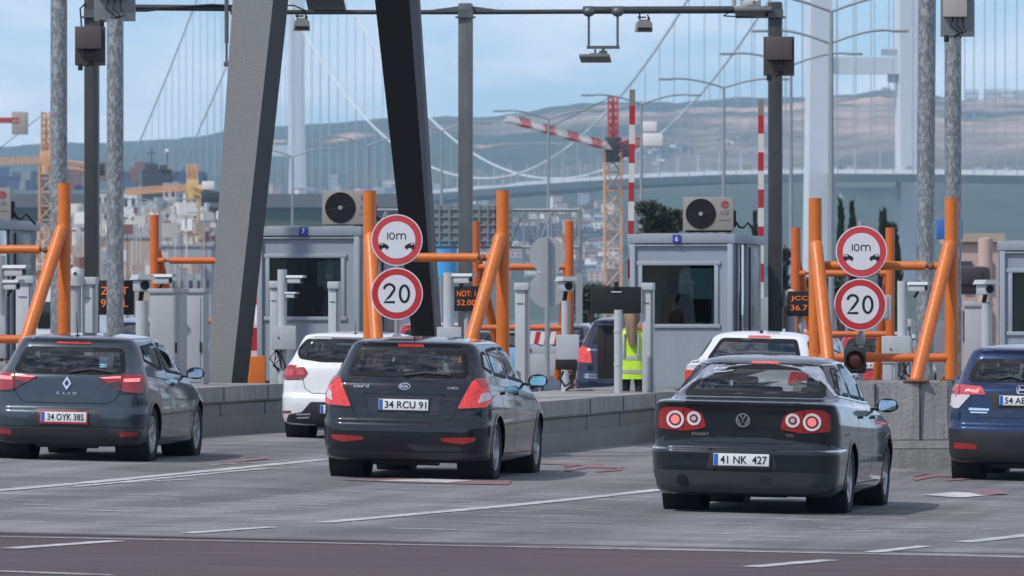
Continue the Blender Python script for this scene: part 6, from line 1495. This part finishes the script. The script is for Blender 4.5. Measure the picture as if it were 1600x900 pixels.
def crane_end():
    s = 13; t = thing('crane_counter_jib', 'rear end of a crane jib with a grey counterweight panel at the left edge', 'crane', P(-60, 188, s)); 
    b = B(); lattice(b, (0, 0, 0), (7.0, 0, 0), 1, .5, 8, .06); b.cyl((0, 0, 0), (7, 0, .0), .18, n=6); b.build('jib', CRR, t)
    b = B(); b.box((7.0, 0, -.35), (1.9, 1, 2.7), .08); b.build('counterweight', mat('weight beige', (.36, .32, .28), .8), t)
    b = B(); lattice(b, (0, 0, -20), (0, 0, 0), 1.6, 1.6, 12, .09); b.build('mast', CRO, t)
crane_end()

# ------------------------------------------------------------------ waterfront industry on the left, town further right
def at_y(u, v, s): return P(u, v, s)
TANKM = mat('storage tank white', (.66, .64, .58), .7, 0, .1, .2, streak=.1)
I_ = 'industrial buildings on the left shore'
for a in (('process_building', 205, 285, 318, 9, TANKM, 'large cream industrial block under the dark ship superstructure', (5, 3)), ('process_building', 286, 322, 300, 9.4, WALLS[1], 'tall white industrial block left of the grey leaning column', (3, 4)),
          ('process_building', 112, 134, 322, 9.2, WALLS[1], 'white shed between the leftmost galvanised pole and the gantry column', (2, 3)), ('process_building', 150, 170, 300, 8.8, WALLS[0], 'pale block between the gantry column and the galvanised pole', (2, 3)),
          ('process_building', 190, 214, 300, 9.8, WALLS[1], 'white narrow tower block right of the galvanised pole', (2, 4)), ('process_building', 255, 275, 288, 8.2, WALLS[0], 'pale block rising behind the cream one', (2, 3)),
          ('process_building', 306, 334, 345, 10.5, WALLS[0], 'low pale building in front of the yellow crane', (3, 2)), ('process_building', 20, 70, 352, 9, WALLS[0], 'pale low sheds left of the leftmost pole', (5, 1)),
          ('process_building', 108, 150, 372, 12, WALLS[4], 'low pinkish shed behind the left orange post', (3, 1)), ('process_building', 186, 236, 372, 12.5, WALLS[2], 'brown low building behind the smaller left orange frame', (4, 1)), ('process_building', 240, 330, 385, 13, WALLS[3], 'long grey low building under the cream block', (7, 1))):
    nm, u0, u1, v0, s, m, lab, wn = a; block(nm, u0, u1, v0, 470, s, m, lab, 'building', 14, I_, (wn[0], wn[1], WIN), WALLS[3])
for u0, u1, v0, s, lab in ((214, 240, 345, 11, 'short round tank left of the cream block'), (262, 282, 350, 11.4, 'round tank in front of the cream block'), (338, 352, 330, 10, 'round tank beside the grey column')): block('storage_tank', u0, u1, v0, 470, s, TANKM, lab, 'tank', grp='round storage tanks', cyl=True)
t = thing('ship', 'dark ship superstructure with mast above the cream industrial block', 'ship', P(246, 300, 7.6)); DK = mat('dark ship paint', (.05, .055, .06), .7, 0, .2, .5)
b = B(); b.box((0, 0, 2), (5.8, 8, 5.2)); b.box((-1.2, 0, 5.0), (2.4, 6, 1.4)); b.box((1.4, -3, 5.0), (1.6, 3, 1.0)); b.prism([(-3.6, -6), (3.6, -6), (3.2, -.5), (-3.2, -.5)], -20, 30); b.build('superstructure', DK, t)
b = B(); b.cyl((-1.2, 0, 5), (-1.2, 0, 9.2), .12); b.cyl((-2.2, 0, 8), (-.2, 0, 8), .1); b.cyl((2, 0, 5), (2, 0, 8.2), .1); b.cyl((0, 0, 0), (4.2, -4, 3.2), .12); b.build('mast', DK, t); b = B(); b.sph((2, 0, 8.4), .45); b.build('radome', CRW, t)
# clutter of the construction site: pipes, scaffold, small sheds
r_ = random.Random(21); CL = [WALLS[0], WALLS[1], TANKM, WALLS[0], WALLS[2], WALLS[3], mat('rust red', (.24, .11, .08), .8)]
for k_ in range(7):
    b = B()
    for q in range(46):
        u = r_.choice((r_.uniform(108, 335), r_.uniform(0, 335))); s = r_.uniform(9, 13.5); v = r_.uniform(318, 425) if u > 105 else r_.uniform(360, 430); p = P(u, v, s); w_ = r_.uniform(.3, 2.2); h_ = r_.uniform(.3, 1.8)
        if q % 3: b.box((p.x, p.y, p.z), (w_, 1.5, h_), rz=r_.uniform(-.4, .4)); b.cyl((p.x, p.y+.5, -1), (p.x, p.y+.5, p.z), .07, n=5)
        else: b.cyl((p.x, p.y, p.z), (p.x+r_.uniform(-2.5, 2.5), p.y, p.z+r_.uniform(-1.6, 1.6)), .08, n=5); b.cyl((p.x, p.y, -1), (p.x, p.y, p.z), .07, n=5)
    o = b.build('site_clutter', CL[k_]); o['kind'] = 'stuff'; tag(o, 'jumble of small sheds, pipes and scaffold on the left shore')
# container stacks by the water
r_ = random.Random(11); cm = [mat('container %s' % n_, c_, .7, 0, .1, 1) for n_, c_ in (('blue', (.09, .14, .24)), ('red', (.22, .12, .11)), ('grey', (.26, .28, .30)), ('teal', (.10, .17, .20)), ('navy', (.07, .10, .17)))]
for k in range(46):
    u = -10+k*7.4; s = 5.6+r_.uniform(-.2, .2); v = r_.choice((283, 290, 297))
    if 322 < u: break
    b = B(); b.box((0, 1.2, 1.3), (12.0*r_.choice((.25, .5)), 2.4, 2.6)); b.box((0, 1.2, 4.0), (12*.25, 2.4, 2.6)) if r_.random() < .5 else None; b.box((0, 1.2, -17), (12*.3, 2, 34)) if False else None
    q_ = r_.choice(cm); o = b.build('container_stack', q_); p = P(u, v, s); o.location = p; tag(o, '%s shipping containers in the hazy port row %s' % (q_.name.split()[-1], 'left of the leftmost pole' if u < 78 else ('between the leftmost pole and the ship' if u < 215 else 'right of the dark ship')), 'container', 'containers stacked along the port')
b = B(); b.box((0, 60, 0), (260, 120, 4)); o = b.build('port_terrace', mat('port ground', (.12, .12, .12), .9)); p = P(150, 301, 5.35); o.location = (p.x-40, p.y, p.z-2.3); o['kind'] = 'structure'
b = B(); b.box((0, 60, 0), (260, 118, p.z-4)); o = b.build('port_embankment', mat('embankment', (.06, .075, .04), .95, 0, .3, .05)); o.location = (p.x-40, p.y+1, (p.z-4)/2-.3); o['kind'] = 'structure'
# town houses: standing on the hillside
def far_house(u, v, k, grp, lab, sc=1.):
    h = hill_at(u, v)
    if h is None: return
    w = rng.uniform(9, 16)*sc; ht = rng.uniform(6, 16)*sc; dp = 12; t_ = bpy.data.objects.new('town_house', HM[k % len(HM)]); COL.objects.link(t_); t_.location = h-Vector((0, 0, 1)); t_.scale = (w, dp, ht); t_.rotation_euler = (0, 0, rng.uniform(-.6, .6)); tag(t_, HL[k % len(HM)] % lab, 'house', grp)
HM = []; HL = ['tiny white house with red roof %s', 'tiny cream house with red roof %s', 'tiny white flat roofed house %s', 'tiny pinkish house %s', 'tiny grey house %s']
for m, rf in ((WALLS[1], ROOFR), (WALLS[0], ROOFR), (WALLS[1], WALLS[3]), (WALLS[4], WALLS[3]), (WALLS[3], WALLS[3])):
    b = B(); b.box((0, 0, .45), (1, 1, 1)); b.mi = 1; b.box((0, 0, .99), (1.06, 1.06, .10)); b.mi = 2
    for i in range(3):
        for j in range(3): b.box((-.32+.32*i, -.5, .2+.26*j), (.13, .03, .10))
    HM.append(b.mesh('town_house', [m, rf, WIN]))
for k in range(250):
    if k < 70: u, v = rng.uniform(420, 700), rng.gauss(318, 12)
    elif k < 200: u, v = rng.uniform(640, 960), rng.gauss(385, 26)
    elif k < 225: u, v = rng.uniform(900, 960), rng.gauss(400, 30)
    else: u, v = rng.uniform(1000, 1200), rng.gauss(228, 12)
    far_house(u, min(455, v), k, 'houses of the far town below the bridge', 'under the left bridge tower' if k < 70 else ('near the orange crane mast' if k < 225 else 'high behind the barrier arms'), .62 if k < 225 else .28)
# apartment blocks on the skyline
def far_flat(u0, u1, v0, v1, lab, m, d=7900):
    s = F/d; x = PX((u0+u1)/2, s); w = (u1-u0)/s; z0, z1 = ZV(v1, s), ZV(v0, s); t = thing('apartment_block', lab, 'apartment block', (x, d-60, z0-25), 0, 'apartment blocks on the skyline')
    b = B(); b.box((0, 10, (z1-z0+25)/2), (w, 20, z1-z0+25)); b.build('wall', m, t); b = B()
    for k in range(3): b.box((0, -.2, z1-z0+25-5-k*6), (w*.9, .6, 1.6))
    b.build('window_bands', WALLS[3], t)
for u0, u1, v0, v1, lab, m in ((1352, 1372, 146, 160, 'pale block left of the red roofed one on the skyline', WALLS[0]), (1374, 1388, 139, 160, 'reddish block on the skyline between the tower legs', WALLS[4]), (1388, 1402, 147, 165, 'white block on the skyline beside the right tower leg', WALLS[1]),
                   (1503, 1524, 142, 164, 'white apartment block just right of the galvanised poles on the skyline', WALLS[1]), (1533, 1556, 142, 166, 'second white apartment block from the galvanised poles', WALLS[0]), (1558, 1578, 141, 166, 'third white apartment block from the galvanised poles', WALLS[1]), (1580, 1612, 143, 166, 'white apartment block at the right edge of the skyline', WALLS[0])): far_flat(u0, u1, v0, v1, lab, m)

# ------------------------------------------------------------------ added unseen slope behind the camera, darkens reflections in paint and glass
b = B(); rows = []
for r0 in range(5):
    row = []
    for i in range(240):
        a_ = math.pi*(.02+.96*i/239); d_ = 140+r0*30; x_ = -math.cos(a_)*d_*1.5; y_ = 10-math.sin(a_)*d_
        h_ = (0, 9, 15, 21, 26)[r0]+(MN.fractal(Vector((x_*.035, y_*.035, 5)), .8, 2.1, 5)*9+abs(MN.noise(Vector((x_*.25, y_*.25, 1))))*5 if r0 else -2)
        row.append(b.bm.verts.new((x_, y_, h_)))
    rows.append(row)
for r0, r1 in zip(rows, rows[1:]):
    for i in range(239): b.bm.faces.new((r0[i], r0[i+1], r1[i+1], r1[i]))
b.build('added_reflection_slope', mat('added reflection slope', (.05, .065, .035), .95, 0, .5, .15))['kind'] = 'structure'

# ------------------------------------------------------------------ haze
b = B(); b.box((0, 4500, 145), (16000, 9700, 302)); hz = b.build('haze', mat('haze', (1, 1, 1))); hz['kind'] = 'stuff'
m = bpy.data.materials.new('air'); m.use_nodes = True; n = m.node_tree.nodes; n.remove(n['Principled BSDF']); pv = n.new('ShaderNodeVolumePrincipled'); pv.inputs['Color'].default_value = (.46, .74, 1.0, 1); pv.inputs['Density'].default_value = 0.95e-4; pv.inputs['Anisotropy'].default_value = .0
m.node_tree.links.new(pv.outputs[0], n['Material Output'].inputs['Volume']); hz.data.materials.clear(); hz.data.materials.append(m)
